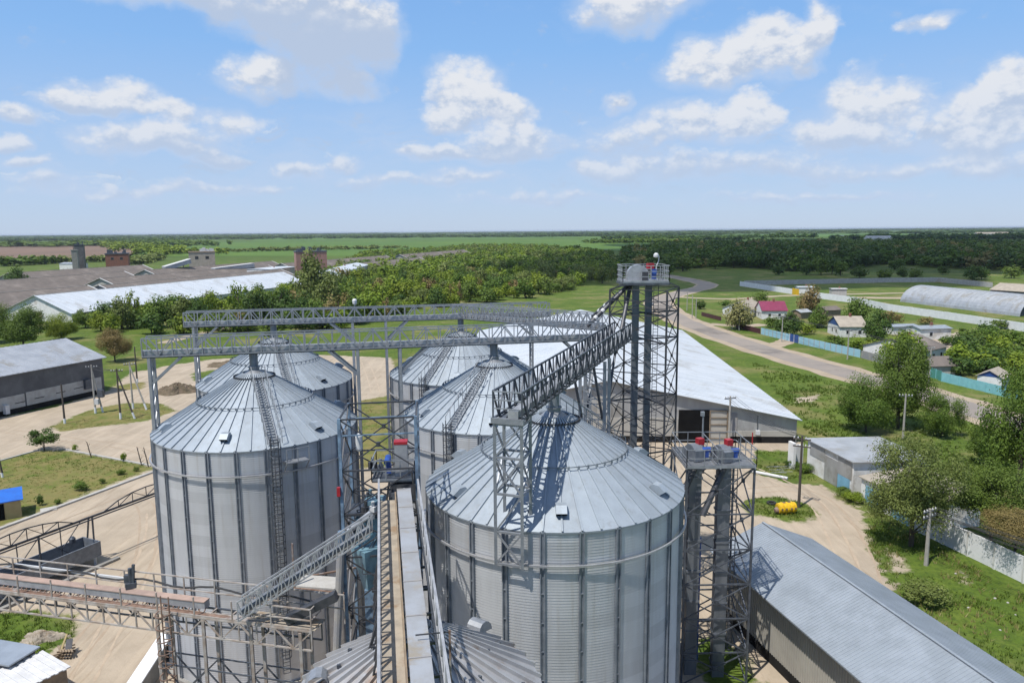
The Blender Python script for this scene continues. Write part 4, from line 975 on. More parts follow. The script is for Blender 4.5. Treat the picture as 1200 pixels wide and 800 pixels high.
def gable(name, label, cat, fr, L, W_, eave, ridge, roof_m, wall_m, over=.4, end_over=.35, rib=0, rh=.04, group=None, ridge_cap=None, trim=None, gable_m=None, rb=None, cap_w=.5):
    t = thing(name, label, cat, fr.p(0, 0, 0), group); rb = W_ / 2 if rb is None else rb
    w = MB()
    V = [fr.p(0, 0, 0), fr.p(L, 0, 0), fr.p(L, W_, 0), fr.p(0, W_, 0), fr.p(0, 0, eave), fr.p(L, 0, eave), fr.p(L, W_, eave), fr.p(0, W_, eave), fr.p(0, rb, ridge), fr.p(L, rb, ridge)]
    gf = [(0, 4, 8, 7, 3), (1, 2, 6, 9, 5)]
    w.add(V, [(0, 1, 5, 4), (2, 3, 7, 6)] + gf); w.build('wall', wall_m, t)
    if gable_m:
        g = MB(); 
        for a in (-.04, L + .04): g.add([fr.p(a, .05, eave), fr.p(a, rb, ridge - .05), fr.p(a, W_ - .05, eave)], [(0, 1, 2)])
        g.build('gable', gable_m, t)
    s1 = (ridge - eave) / rb; s2 = (ridge - eave) / (W_ - rb); r = MB()
    lift = .10
    roof_plane(r, fr, -end_over, L + end_over, -over, eave - over * s1 + lift, rb, ridge + lift, rib=rib, rh=rh)
    roof_plane(r, fr, -end_over, L + end_over, W_ + over, eave - over * s2 + lift, rb, ridge + lift + .004, rib=rib, rh=rh)
    ro = r.build('roof', roof_m, t)
    if ridge_cap:
        MB().bar(fr.p(-end_over, rb, ridge + .16), fr.p(L + end_over, rb, ridge + .16), cap_w, .07).build('ridge_cap', ridge_cap, ro)
    if trim:
        e = MB()
        for a in (-end_over, L + end_over):
            e.bar(fr.p(a, -over, eave - over * s1 + .18), fr.p(a, rb, ridge + .2), .8 if trim == 'trim_white' else .3, .12); e.bar(fr.p(a, W_ + over, eave - over * s2 + .18), fr.p(a, rb, ridge + .2), .8 if trim == 'trim_white' else .3, .12)
        e.build('verge_trim', trim, ro)
    return t
def panel(t, fr, name, m, face, s0, s1, z0, z1, L, W_, th=.06, off=0.0):
    mb = MB()
    if face == 'near': fr.block(mb, s0, s1, -th - off, -.002 - off, z0, z1)
    elif face == 'far': fr.block(mb, s0, s1, W_ + .002 + off, W_ + th + off, z0, z1)
    elif face == 'start': fr.block(mb, -th - off, -.002 - off, s0, s1, z0, z1)
    else: fr.block(mb, L + .002 + off, L + th + off, s0, s1, z0, z1)
    return mb.build(name, m, t)
def window(t, fr, face, s, z, w, h, L, W_, fm='trim_white'):
    f = panel(t, fr, 'window', fm, face, s - w / 2, s + w / 2, z, z + h, L, W_, .05)
    mb_ = panel(f, fr, 'pane', 'glass', face, s - w / 2 + .1, s + w / 2 - .1, z + .1, z + h - .1, L, W_, .07); return f

# big white-roofed warehouse behind the elevator tower
fr = Frame((40.0 * KS, 102.8 * KS), (.05, .9987), (-.9987, .05), KS); LW, WW = 94, 53
w1 = gable('warehouse', 'vast warehouse with a white low pitched roof and open black doorway', 'warehouse', fr, LW, WW, 3.45, 8.95, 'roof_white', 'corr_wall', .5, .6, rib=1.1, rh=.05)
panel(w1, fr, 'wall_base', 'tar', 'start', .1, 11.0, 0.02, .95, LW, WW, .05)
panel(w1, fr, 'lower_wall', 'beige_wall', 'start', .1, 11.5, .95, 1.75, LW, WW, .10)
panel(w1, fr, 'lower_wall', 'beige_wall', 'start', 16.6, 52.8, .95, 3.6, LW, WW, .10)
panel(w1, fr, 'wall_base', 'tar', 'start', 16.6, 52.8, 0.02, .95, LW, WW, .05)
panel(w1, fr, 'wall_sheet', 'beige_wall', 'start', 26.0, 28.0, 1.0, 6.6, LW, WW, .13)
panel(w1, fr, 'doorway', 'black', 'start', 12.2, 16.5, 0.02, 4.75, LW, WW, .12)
panel(w1, fr, 'side_bay', 'beige_wall', 'start', 9.8, 12.1, .02, 4.75, LW, WW, .14)
sb = MB()
for z_ in (.7, 1.7, 2.7, 3.7, 4.7): sb.bar(fr.p(-.22, 9.7, z_), fr.p(-.22, 12.1, z_), .12)
for b in (9.7, 12.15): sb.bar(fr.p(-.22, b, .0), fr.p(-.22, b, 4.75), .14)
sb.build('bay_frame', 'tan_wood', w1)
panel(w1, fr, 'wall_patch', 'dusty_grey', 'start', 8.3, 9.6, 1.75, 4.3, LW, WW, .08)
panel(w1, fr, 'meter_box', 'white', 'start', 5.2, 5.75, 1.3, 1.9, LW, WW, .45, .11)
MB().bar(fr.p(-.14, 5.5, 1.9), fr.p(-.14, 5.5, 4.0), .08).build('conduit', 'tower_steel', w1)
MB().bar(fr.p(-.75, 6.3, 0), fr.p(-.75, 6.3, 1.7), .14).build('gas_pipe', 'red', w1)

# left warehouse with the sooty wall
fr = Frame((-77.6 * KS, 140.2 * KS), (-.375, -.927), (-.927, .375), KS); LW, WW = 62, 20
w2 = gable('warehouse', 'left warehouse with light grey sheet roof and sooty black and white wall', 'warehouse', fr, LW, WW, 6.9, 9.9, 'roof_grey', 'dirty_wall', .5, .5, rib=.9, rh=.05)
nb = 20
for k in range(4):
    panel(w2, fr, 'lower_wall', 'pale_conc', 'near', .6 + k * 15, 15.3 + k * 15, .95, 3.25 - .12 * k, LW, WW, .07)
panel(w2, fr, 'wall_base', 'tar', 'near', .1, 61.8, .02, .95, LW, WW, .05)
panel(w2, fr, 'vent_box', 'tower_steel', 'near', 3.2, 4.4, 1.6, 3.4, LW, WW, .6, .08); panel(w2, fr, 'vent_box', 'trim_white', 'near', 18.8, 19.5, .4, 1.9, LW, WW, .7, .08)
for s_ in (5.5, 9, 13, 16.5, 22, 27):
    panel(w2, fr, 'wall_slit', 'tar', 'near', s_ - .9, s_ + .9, 2.2 - .03 * s_, 2.32 - .03 * s_, LW, WW, .09)

# lower right shed
fr = Frame((16.25 * KS, 55.85 * KS), (.217, -.976), (.976, .217), KS); LW, WW = 46, 7.4
w3 = gable('warehouse', 'long low shed with ribbed blue grey roof and beige profiled wall', 'warehouse', fr, LW, WW, 5.32, 6.8, 'roof_bluegrey', 'beige_wall', .85, .25, rib=.25, rh=.018, ridge_cap='roof_bluegrey', cap_w=.2)
panel(w3, fr, 'wall_base', 'tar', 'near', .05, LW, .02, .75, LW, WW, .06)
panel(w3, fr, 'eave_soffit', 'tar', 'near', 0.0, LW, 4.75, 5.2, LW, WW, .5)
wr = MB()
for k in range(180): fr.block(wr, .1 + k * .25, .17 + k * .25, -.055, -.003, .75, 4.7)
wr.build('wall_rib', 'beige_wall', w3)
wb = MB(); wb.bar(fr.p(15.0, -.1, 2.6), fr.p(15.0, -.9, 2.6), .1); wb.bar(fr.p(14.0, -.9, 2.6), fr.p(15.0, -.9, 2.7), .12); wb.build('wall_bracket', 'trim_white', w3)

# garages and the white boundary wall on the right
def shed(name, label, cat, fr, L, W_, zf, zb, roof_m, wall_m, over=.4, group=None, rib=0):
    t = thing(name, label, cat, fr.p(0, 0, 0), group); w = MB()
    V = [fr.p(0, 0, 0), fr.p(L, 0, 0), fr.p(L, W_, 0), fr.p(0, W_, 0), fr.p(0, 0, zf), fr.p(L, 0, zf), fr.p(L, W_, zb), fr.p(0, W_, zb)]
    w.add(V, [(0, 1, 5, 4), (2, 3, 7, 6), (0, 4, 7, 3), (1, 2, 6, 5)]); w.build('wall', wall_m, t)
    s = (zb - zf) / W_; r = MB(); roof_plane(r, fr, -over, L + over, -over, zf - s * over + .12, W_ + over, zb + s * over + .12, rib=rib); r.build('roof', roof_m, t)
    return t
fr = Frame((36.9 * KS, 91.0 * KS), (.155, -.988), (.988, .155), KS)
gz = shed('garage', 'white garage with grey sheet roof, grey sliding gate and pale blue panel', 'garage', fr, 9.6, 9.6, 3.9, 3.6, 'roof_grey', 'plaster', .3)
panel(gz, fr, 'gate', 'corr_wall', 'near', 3.9, 6.6, .05, 3.1, 9.6, 9.6); panel(gz, fr, 'upper_sheet', 'corr_wall', 'near', 6.6, 9.3, 1.7, 3.7, 9.6, 9.6, .05); panel(gz, fr, 'upper_sheet', 'corr_wall', 'near', .6, 3.8, 2.2, 3.7, 9.6, 9.6, .05)
panel(gz, fr, 'blue_panel', 'gate_blue', 'near', 6.7, 9.0, .05, 1.65, 9.6, 9.6, .07)
fr2 = Frame((38.6 * KS, 80.0 * KS), (.195, -.981), (.981, .195), KS)
g2 = shed('garage', 'low garage with brown roof and blue double gates under the willow', 'garage', fr2, 9.0, 7.0, 2.7, 3.4, 'slate_tan', 'plaster', .25)
for a in (.8, 2.1): panel(g2, fr2, 'gate_leaf', 'gate_blue', 'near', a, a + 1.22, .05, 2.05, 9, 7)
for a in (5.0, 6.3): panel(g2, fr2, 'gate_leaf', 'gate_blue', 'near', a, a + 1.22, .05, 2.05, 9, 7)
def wall_run(name, label, cat, pts, h, th, m, cap=None, panel_len=3.0, post_m=None, group=None, post=.14, base=0.0):
    t = thing(name, label, cat, v3(pts[0], 0), group); mb = MB(); pb = MB(); h *= KS
    for a, b in zip(pts, pts[1:]):
        d = math.dist(a, b); n = max(1, round(d / panel_len)); u = Vector((b[0] - a[0], b[1] - a[1])).normalized(); nr = Vector((-u.y, u.x))
        for k in range(n):
            p, q = lerp(a, b, k / n), lerp(a, b, (k + 1) / n); q = (q[0] - u.x * .03, q[1] - u.y * .03)
            j = RND.uniform(-.03, .03); mb.bar(v3(p, base + h / 2 + j), v3(q, base + h / 2 + j), th, h)
            if post_m:
                MB().bar(v3((p[0] - nr.x * .07, p[1] - nr.y * .07), 0), v3((p[0] - nr.x * .07, p[1] - nr.y * .07), base + h + .05), post).build('post', post_m, t)
    mb.build('panel', m, t)
    return t
wall_run('boundary_wall', 'whitewashed panel wall running from the garages past the willow', 'boundary wall', [(40.4 * KS, 71.0 * KS), (43.4 * KS, 60.2 * KS), (47.6 * KS, 45.0 * KS), (51 * KS, 32 * KS)], 2.3, .22, 'whitewash', post_m='plaster', post=.28)
gp = thing('gate_post', 'white gate wing wall standing alone beside the white roofed warehouse corner', 'gate wall', (35.0, 91.5, 0))
MB().box((35.2, 91.6, 1.7), (.35, 1.2, 3.4), .2).build('pier', 'plaster', gp); MB().box((36.2, 92.4, 1.4), (1.6, .3, 2.8), .35).build('wing_wall', 'plaster', gp); gp.location = (35.0 * KS, 91.5 * KS, 0); gp.scale = (KS, KS, KS)

# houses of the village
def house(label, C, Rt, W_, eave, ridge, roof_m, wall_m, gable_m=None, wins=(), gwins=(), name='house', over=.35, rib=0):
    C = Vector(xy(*C)); Rt = Vector(xy(*Rt)); u = (Rt - C); L = u.length / KS; u.normalize(); v = Vector((-u.y, u.x))
    fr = Frame(C, u, v, KS); t = gable(name, label, 'house', fr, L, W_, eave, ridge, roof_m, wall_m, over, .3, rib=rib, gable_m=gable_m)
    if eave >= 2.8 and gable_m is None or gable_m == 'deep_blue' and W_ > 5:
        c_ = MB(); fr.block(c_, L * .55, L * .55 + .55, W_ * .45, W_ * .45 + .55, eave, ridge + .9); c_.build('chimney', 'brick', [q for q in t.children if q.name.startswith('roof')][0])
    for s in wins: window(t, fr, 'near', s * L, .9, 1.0, 1.1, L, W_)
    for s in gwins: window(t, fr, 'start', s * W_, .9, .9, 1.1, L, W_)
    return t, fr, L
house('cream house with tan roof and bright blue gable behind the blue fence', (984, 395), (1015, 395), 9.5, 3.0, 5.3, 'slate_tan', 'plaster', 'deep_blue', (.3, .75), (.28, .6))
house('white house with maroon sheet roof among the village trees', (893, 374), (922, 374), 9, 3.0, 5.6, 'maroon', 'plaster', None, (.3, .7), (.5,))
house('white house with old grey brown roof, left of the maroon roof', (880, 372), (900, 366), 10, 2.8, 5.0, 'slate_tan', 'plaster', None, (.5,), (.4,))
house('long low white outbuilding with a blue grey roof behind the village garden', (1078, 398), (1114, 397), 6, 2.9, 3.4, 'roof_bluegrey', 'plaster', None, (.35,), ())
house('small flat white lean-to with pale blue roof beside the outbuilding', (1046, 392), (1076, 391), 5, 2.2, 2.5, 'roof_bluegrey', 'plaster')
house('white cottage with brown roof and dark windows behind the turquoise fence', (1078, 428), (1108, 421), 13, 3.0, 5.2, 'slate', 'plaster', None, (.2, .5, .8), (.5,))
house('small brown roofed outhouse right behind the sea green gate', (1086, 441), (1119, 440), 5, 2.2, 3.6, 'slate', 'pale_conc')
house('tiny garden shed with deep blue gable near the fence end', (1173, 457), (1182, 452), 4, 2.3, 3.4, 'slate_tan', 'plaster', 'deep_blue')
house('weathered timber barn between the maroon roof and the blue gable', (968, 371), (985, 370), 5, 2.2, 3.2, 'slate', 'tan_wood')
house('grey tin shed right of the maroon roofed house', (938, 374), (950, 373), 4, 2.3, 3.0, 'roof_grey', 'tan_wood')
# fences of the village
wall_run('fence', 'light blue sheet fence with painted panels along the village road', 'fence', PX((892, 391.5), (925, 399.5)), 1.9, .06, 'skyblue', post_m='pale_conc', panel_len=2.5)
wall_run('fence', 'deep blue sheet gate between two light blue fence runs', 'gate', PX((925.5, 399.8), (935.5, 402.2)), 2.1, .07, 'deep_blue', post_m='trim_white', panel_len=2)
wall_run('fence', 'long light blue fence in front of the house with the blue gable', 'fence', PX((936, 402.4), (1008, 419)), 1.9, .06, 'skyblue', post_m='pale_conc', panel_len=2.5)
wall_run('fence', 'grey board fence stretch between the blue and turquoise fences', 'fence', PX((1009, 419.3), (1063, 434)), 1.8, .06, 'dusty_grey', panel_len=2.5)
wall_run('fence', 'turquoise fence stretch left of the sea green gate', 'fence', PX((1064, 434.3), (1090, 441.5)), 1.8, .06, 'teal', panel_len=2.5)
wall_run('fence', 'sea green sheet gate in the turquoise fence', 'gate', PX((1090.5, 442), (1103, 446.5)), 2.0, .07, 'green_gate', post_m='teal', panel_len=2)
wall_run('fence', 'long pale turquoise fence below the dense garden bushes', 'fence', PX((1103.5, 446.8), (1178, 465), (1215, 474)), 1.8, .06, 'teal', post_m='teal', panel_len=2.5)
wall_run('fence', 'low dark maroon fence under the pale blossoming tree', 'fence', PX((822, 370), (845, 376)), 1.4, .06, 'maroon_fence', panel_len=2.5)
wall_run('fence', 'dark maroon fence joining the left end of the light blue fence', 'fence', PX((862, 384), (891, 391)), 1.5, .06, 'maroon_fence', panel_len=2.5)
wf = PX((867, 335), (928, 344.6)); wall_run('fence', 'long white concrete fence, far part running in from the left', 'concrete fence', wf, 2.5, .2, 'whitewash', panel_len=3)
wall_run('fence', 'bright yellow gate in the long white concrete fence', 'gate', PX((928.5, 344.6), (936, 346)), 2.8, .15, 'yellow', panel_len=4)
wall_run('fence', 'long white concrete fence, near part sweeping below the arched hangar', 'concrete fence', PX((947, 348.0), (1000, 355), (1040, 364), (1120, 376), (1200, 388.5), (1300, 405)), 2.5, .2, 'whitewash', panel_len=3)
wall_run('fence', 'rear pale fence along the dark meadow before the forest', 'concrete fence', PX((872, 334.5), (1040, 331), (1100, 330.5), (1163, 337)), 2.6, .2, 'pale_conc', panel_len=3)
# arched hangar, huts
def hangar():
    A, B = Vector(xy(1055, 353.5)), Vector(xy(1195, 371)); u = (B - A); L = u.length / KS; u.normalize(); v = Vector((-u.y, u.x)); fr = Frame(A, u, v, KS)
    t = thing('arched_hangar', 'long arched hangar of silver sheet behind the white fence', 'hangar', fr.p(0, 0, 0)); n = 20; W_, H_ = 19.0, 6.6; mb = MB(); segs = 24
    for o in (0.0, .15):
        pass
    prof = [(W_ / 2 - W_ / 2 * math.cos(math.pi * k / n), H_ * math.sin(math.pi * k / n)) for k in range(n + 1)]
    for i in range(segs):
        a0, a1 = L * i / segs, L * (i + 1) / segs
        for (b0, z0), (b1, z1) in zip(prof, prof[1:]):
            mb.add([fr.p(a0, b0, z0), fr.p(a1, b0, z0), fr.p(a1, b1, z1), fr.p(a0, b1, z1)], [(0, 1, 2, 3)])
    for i in range(segs + 1):
        for (b0, z0), (b1, z1) in zip(prof, prof[1:]): mb.bar(fr.p(L * i / segs, b0, z0 + .04), fr.p(L * i / segs, b1, z1 + .04), .12, .06)
    mb.build('shell', 'roof_grey', t)
    for a in (.15, L - 1.0): MB().add([fr.p(a, b, z) for b, z in prof], [tuple(range(n + 1))]).build('end_wall', 'galv_light' if a < 1 else 'tower_steel', t)
hangar()
house('brown roofed barn beyond the arched hangar at the picture edge', (1160, 346), (1215, 350), 14, 2.6, 5.2, 'slate_tan', 'dirty_wall', name='barn')
house('white site cabin standing behind the yellow gate', (935, 344), (954, 344), 5, 3.0, 3.2, 'roof_white', 'plaster', name='cabin')
house('pale container cabin with a dark door on the open compound ground', (975, 347), (992, 347), 4, 3.2, 3.3, 'trim_white', 'pale_conc', name='cabin')
# far farm barns on the left, all parallel
O_ = np.array([-150.5, 255.6]) * KS; ua, vb = (.28, .96), (-.96, .28)
BARN = [ # a0, a1, b0, b1, eave, ridge, roof, label
    (0, 150, 0, 30, 3.2, 9.0, 'roof_white', 'white_low', 'longest farm barn with a bright white sheet roof'),
    (-60, 56, 36, 64, 3.0, 8.0, 'slate', None, 'nearest brown roofed barn left of the long white roof'),
    (62, 200, 36, 62, 3.0, 7.6, 'slate', None, 'brown roofed barn with white verge right behind the long white roof'),
    (96, 236, 68, 96, 3.0, 8.2, 'slate', None, 'brown roofed barn with an open white trimmed gable, second behind the white roof'),
    (20, 150, 104, 134, 3.0, 8.4, 'slate', None, 'broad brown roofed barn left of the red brick tower'),
    (170, 300, 108, 136, 3.0, 8.2, 'slate', None, 'brown roofed barn between the red brick and cream towers'),
    (255, 420, 70, 98, 3.0, 8.6, 'slate', None, 'brown roofed barn right of the cream tower'),
    (265, 400, 30, 56, 3.0, 7.6, 'slate', None, 'brown roofed barn in front of the pale red tower'),
    (118, 216, 150, 182, 3.0, 9.0, 'slate', None, 'brown roofed barn before the dark slender elevator at the far left'),
    (430, 600, 60, 90, 3.0, 9.0, 'slate', None, 'farthest brown roofed barn, nearest the wheat field'),
]
for a0, a1, b0, b1, ev, rg, rm, x_, lb in BARN:
    q = O_ + (np.array(ua) * a0 + np.array(vb) * b0) * KS; fr = Frame(q, ua, vb, KS); L = a1 - a0
    b = gable('farm_barn', lb, 'barn', fr, L, b1 - b0, ev, rg, rm, 'plaster' if rm == 'roof_white' else 'pale_conc', .5, .5, rib=(2.2 if rm == 'roof_white' else 0), rh=.06, group='long parallel farm barns', trim='trim_white' if rm != 'roof_white' else None, ridge_cap='pale_conc')
    if rm == 'roof_white': panel(b, fr, 'lower_wall', 'tan_wood', 'near', .3, 60, .1, 2.6, L, b1 - b0); 
    panel(b, fr, 'door', 'tan_wood', 'start', (b1 - b0) / 2 - 2, (b1 - b0) / 2 + 2, .05, 3.4, L, b1 - b0)
house('low white building with a tin lean-to at the foot of the dark tower', (70, 316), (92, 316), 12, 5.0, 6.0, 'roof_grey', 'plaster', name='annex')
house('pale shed with a flat roof at the foot of the pale red tower', (318, 330), (347, 326), 16, 7.5, 7.8, 'roof_white', 'plaster', name='annex')
house('white walled shed half hidden by the trees right of the pale red tower', (398, 335), (432, 322), 16, 7.0, 8.6, 'roof_white', 'plaster', name='annex')
def tower_block(label, px, py, w, d, h, m, top_m='concrete', stuff=6, win=2, cat='work tower'):
    c = xy(px, py); a = rad(22)
    fr = Frame((c[0] - w * KS / 2, c[1]), (math.cos(a), math.sin(a)), (-math.sin(a), math.cos(a)), KS)
    t = thing('work_tower', label, cat, fr.p(0, 0, 0)); mb = MB(); fr.block(mb, 0, w, 0, d, 0, h); mb.build('wall', m, t)
    p = MB(); fr.block(p, -.3, w + .3, -.3, d + .3, h + .002, h + .7); p.build('parapet', top_m, t)
    for k in range(win):
        window(t, fr, 'near', w * (.3 + .4 * (k % 2)), h * (.72 if k < 2 else .4), w * .14, h * .13, w, d, 'concrete')
    rr = random.Random(int(px))
    for k in range(stuff):
        s = MB(); fr.block(s, *(lambda x, y: (x, x + w * .12, y, y + w * .12))(rr.uniform(0, w * .86), rr.uniform(0, d * .8)), h + .7, h + .7 + rr.uniform(1, 2.6))
        s.build('roof_vent', 'tower_steel' if m != 'cream' else 'trim_white', t)
    return t, fr
tower_block('red brick work tower with dark gear on its flat top', 137, 322, 15, 12, 15, 'brick', 'tower_steel', 6, 2)
tower_block('cream work tower with a row of white vents on top', 237, 324, 17, 12, 16.5, 'cream', 'tan_wood', 7, 2)
tower_block('pale red tower with dark machinery on its roof behind a tree', 366, 328, 19, 12, 17.5, 'pink_brick', 'tower_steel', 8, 0)
tower_block('dark slender concrete elevator at the edge of the ploughed field', 94, 318, 6.5, 8, 21, 'dirty_wall', 'tower_steel', 3, 0)
tower_block('slim grey slab standing against the dark concrete elevator', 88.5, 319, 4, 6, 17, 'concrete', 'concrete', 1, 0)
def duct(label, a, b, za, zb, w):
    za *= KS; zb *= KS; w *= KS; A = (*at(a[0], a[1], za)[:2], za); B = (*at(b[0], b[1], zb)[:2], zb)
    t = thing('conveyor_bridge', label, 'conveyor bridge', A); MB().bar(A, B, w, w * .8).build('casing', 'roof_grey', t); MB().bar((A[0], A[1], za + w * .45), (B[0], B[1], zb + w * .45), w * 1.15, .25).build('lid', 'trim_white', t)
    m = MB()
    for k in range(1, 4): q = lerp(A, B, k / 4); m.bar((q[0], q[1], 0), (q[0], q[1], q[2]), .5)
    m.build('trestle', 'concrete', t)
duct('pale conveyor bridge rising rightward from the cream tower', (250, 317), (296, 311), 7.5, 9, 3.2)
duct('pale conveyor bridge reaching the cream tower from the left', (192, 315), (222, 306), 8, 12, 3.2)
# far pale farm buildings beyond the forest
for (px, py, w, lb) in ((978, 281, 34, 'far silver barn standing alone in the light green field'), (1017, 282, 60, 'far grey barn row right of the silver field barn'), (1145, 276, 120, 'far pale village roofs on the right horizon')):
    c = xy(px, py); fr = Frame((c[0], c[1]), (1, .1), None, KS); gable('farm_barn', lb, 'barn', fr, w, 18, 6, 11, 'roof_grey' if w < 100 else 'slate_tan', 'trim_white', .4, .4)
tag(MB().lathe([(7, 0), (8, 9), (5, 15), (1, 17)], 14, xy(753, 270.9)).build('water_tower', 'white'), 'tiny white rounded tank on the far horizon above the wheat', 'tank')

# ------------------------------------------------------------------ yard objects at the left
kf = Frame((-56.1 * KS, 74.9 * KS), (.83, .56), (-.56, .83), KS)
kz = shed('kiosk', 'small ochre panelled kiosk under a bright blue sheet roof', 'kiosk', kf, 4.0, 3.0, 1.95, 2.3, 'roof_blue', 'ochre', .25)
panel(kz, kf, 'door', 'black', 'near', 2.0, 2.5, .05, 1.8, 4.0, 3.0)
MB().box((-51.2 * KS, 79.2 * KS, .06), (1.8, 1.4, .12), .6).build('doorstep', 'pale_conc', kz)
# sampling frame over the loading trough
fu = Vector((.43, .903)); fo = Vector((-38.9, 66.3)) * KS
t = thing('sampling_frame', 'dark steel frame with a long trussed boom above the dirt yard', 'steel frame', (fo.x, fo.y, 0))
def fp(s, off, z): q = fo + (fu * s + Vector((fu.y, -fu.x)) * off) * KS; return (q.x, q.y, z * KS)
bm_ = MB(); bm_.bar(fp(-16, 0, 4.2), fp(10.5, 0, 4.2), .16, .2); bm_.bar(fp(-16, .5, 4.15), fp(10.5, .5, 4.15), .1, .12); bm_.build('beam', 'dark_steel', t)
def bow(s0, s1, h, n):
    mb = MB(); P = [fp(s0 + (s1 - s0) * i / n, 0, 4.25 + h * math.sin(math.pi * i / n) ** .7) for i in range(n + 1)]
    for i, (a, b) in enumerate(zip(P, P[1:])):
        mb.bar(a, b, .1); mb.bar(b, fp(s0 + (s1 - s0) * (i + 1) / n, 0, 4.25), .07)
        if i % 2: mb.bar(b, fp(s0 + (s1 - s0) * i / n, 0, 4.25), .07)
        else: mb.bar(a, fp(s0 + (s1 - s0) * (i + 1) / n, 0, 4.25), .07)
    mb.build('bow_truss', 'dark_steel', t)
bow(-11.5, -1.8, 1.05, 7); bow(1.2, 10.4, .95, 6)
for s_, o_ in ((0, -.1), (-.2, -1.1), (-5.0, -.1), (-10, -.1), (-15, -.1)):
    MB().bar(fp(s_, o_, 0), fp(s_, o_ * .2, 4.2), .14).build('post', 'dark_steel', t)
for s_ in (-1.2, -5.0, -10):
    bb = MB(); bb.bar(fp(s_, 0, 4.1), fp(s_ - 1.9, 0, 2.2), .07); bb.bar(fp(s_ - 3.8, 0, 4.1), fp(s_ - 1.9, 0, 2.2), .07); bb.bar(fp(s_ - 1.9, 0, .3), fp(s_ - 1.9, 0, 4.1), .08); bb.bar(fp(s_, 0, .5), fp(s_ - 1.9, 0, 2.2), .07)
    bb.build('bracing', 'dark_steel', t)
tr = thing('loading_trough', 'long dark grey sheet trough under the steel frame', 'loading trough', (fo.x, fo.y, 0))
tg = MB(); frt = Frame(fp(-14.5, -1.3, 0)[:2], (fu.x, fu.y), (fu.y, -fu.x), KS)
for b0, b1 in ((0, .12), (2.3, 2.42)): frt.block(tg, 0, 14.2, b0, b1, .75, 2.1)
frt.block(tg, 14.2, 14.32, 0, 2.42, .75, 2.1); frt.block(tg, 0, 14.2, .12, 2.3, .7, .8); tg.build('side_sheet', 'grey_paint', tr)
tl = MB()
for a in (.5, 7, 13.8):
    for b in (.2, 2.2): tl.bar(frt.p(a, b, 0), frt.p(a, b, .8), .2)
tl.build('leg', 'trim_white', tr)
tf = MB(); frt.block(tf, -1, 15.5, -.9, -.5, .02, .22); frt.block(tf, -1, 15.5, 2.9, 3.3, .02, .22); tf.build('base_beam', 'concrete', tr)
dh = MB(); q = frt.p(13.0, .4, 2.1); dh.lathe([(.3, 2.45), (.34, 2.9), (.2, 3.1)], 12, q[:2]); dh.build('drive', 'tower_steel', tr)
# blue sheet on the conveyor's far side, concrete ramp wall
bt = thing('tarpaulin', 'crumpled blue tarpaulin lying beside the rusty conveyor at the frame edge', 'tarpaulin', (*xy(15, 676), 0)); c = xy(12, 684)
mb = MB(); n = 8
V = [(c[0] + (i - n / 2) * .55, c[1] + (j - 2) * .6, .55 + .5 * math.sin(i * 1.7 + j) * math.cos(j * 1.1) * .4) for j in range(5) for i in range(n)]
mb.add(V, [(j * n + i, j * n + i + 1, (j + 1) * n + i + 1, (j + 1) * n + i) for j in range(4) for i in range(n - 1)]); mb.build('sheet', 'blue', bt)
a, b = xy(196, 742, 1.6), xy(150, 812, 1.6); wt = thing('ramp_wall', 'thick concrete ramp wall with a white top below the rusty conveyor', 'wall', v3(a, 0))
MB().bar(v3(a, .8), v3(b, .8), 1.0, 1.6).build('wall_body', 'concrete', wt); MB().bar(v3(a, 1.66), v3(b, 1.66), 1.1, .12).build('wall_top', 'whitewash', wt)
# sheds at the bottom left corner
fr = Frame(xy(50, 762, 3.2), tuple(np.array(xy(83, 781, 2.9)) - np.array(xy(50, 762, 3.2))), None)
d_ = Vector(xy(83, 781, 3.0)) - Vector(xy(50, 762, 3.0)); u_ = d_.normalized(); v_ = Vector((u_.y, -u_.x)); fr = Frame(xy(50, 762, 3.0), u_, v_)
s1 = thing('tin_shed', 'tin shed with ribbed pale roof at the lower left corner', 'shed', fr.p(0, 0, 0))
Ls = d_.length; mb = MB(); roof_plane(mb, fr, 0, Ls, 0, 3.05, 9, 3.05, rib=.42, rh=.09); 
mb = MB(); nR = 16
for k in range(nR):
    b0 = 9.0 * k / nR; fr.block(mb, 0, Ls, b0, b0 + 9.0 / nR * .55, 2.98, 3.06); fr.block(mb, 0, Ls, b0 + 9.0 / nR * .55, b0 + 9.0 / nR, 2.92, 3.0)
mb.build('roof', 'trim_white', s1); w_ = MB(); fr.block(w_, .2, Ls - .25, .2, 8.9, 0, 2.9); w_.build('wall', 'tan_wood', s1)
d2 = Vector(xy(47, 757, 3.4)) - Vector(xy(-6, 748, 3.4)); u2 = d2.normalized(); v2 = Vector((u2.y, -u2.x)); fr = Frame(xy(-6, 748, 3.4), u2, v2)
s2 = thing('tin_shed', 'flat roofed pale blue sheet shed behind the ribbed tin shed', 'shed', fr.p(0, 0, 0)); mb = MB(); fr.block(mb, -4, d2.length, 0, 2.7, 3.3, 3.42); mb.build('roof', 'roof_bluegrey', s2); mb = MB(); fr.block(mb, -3.8, d2.length - .3, .2, 2.5, 0, 3.28); mb.build('wall', 'dirty_wall', s2)
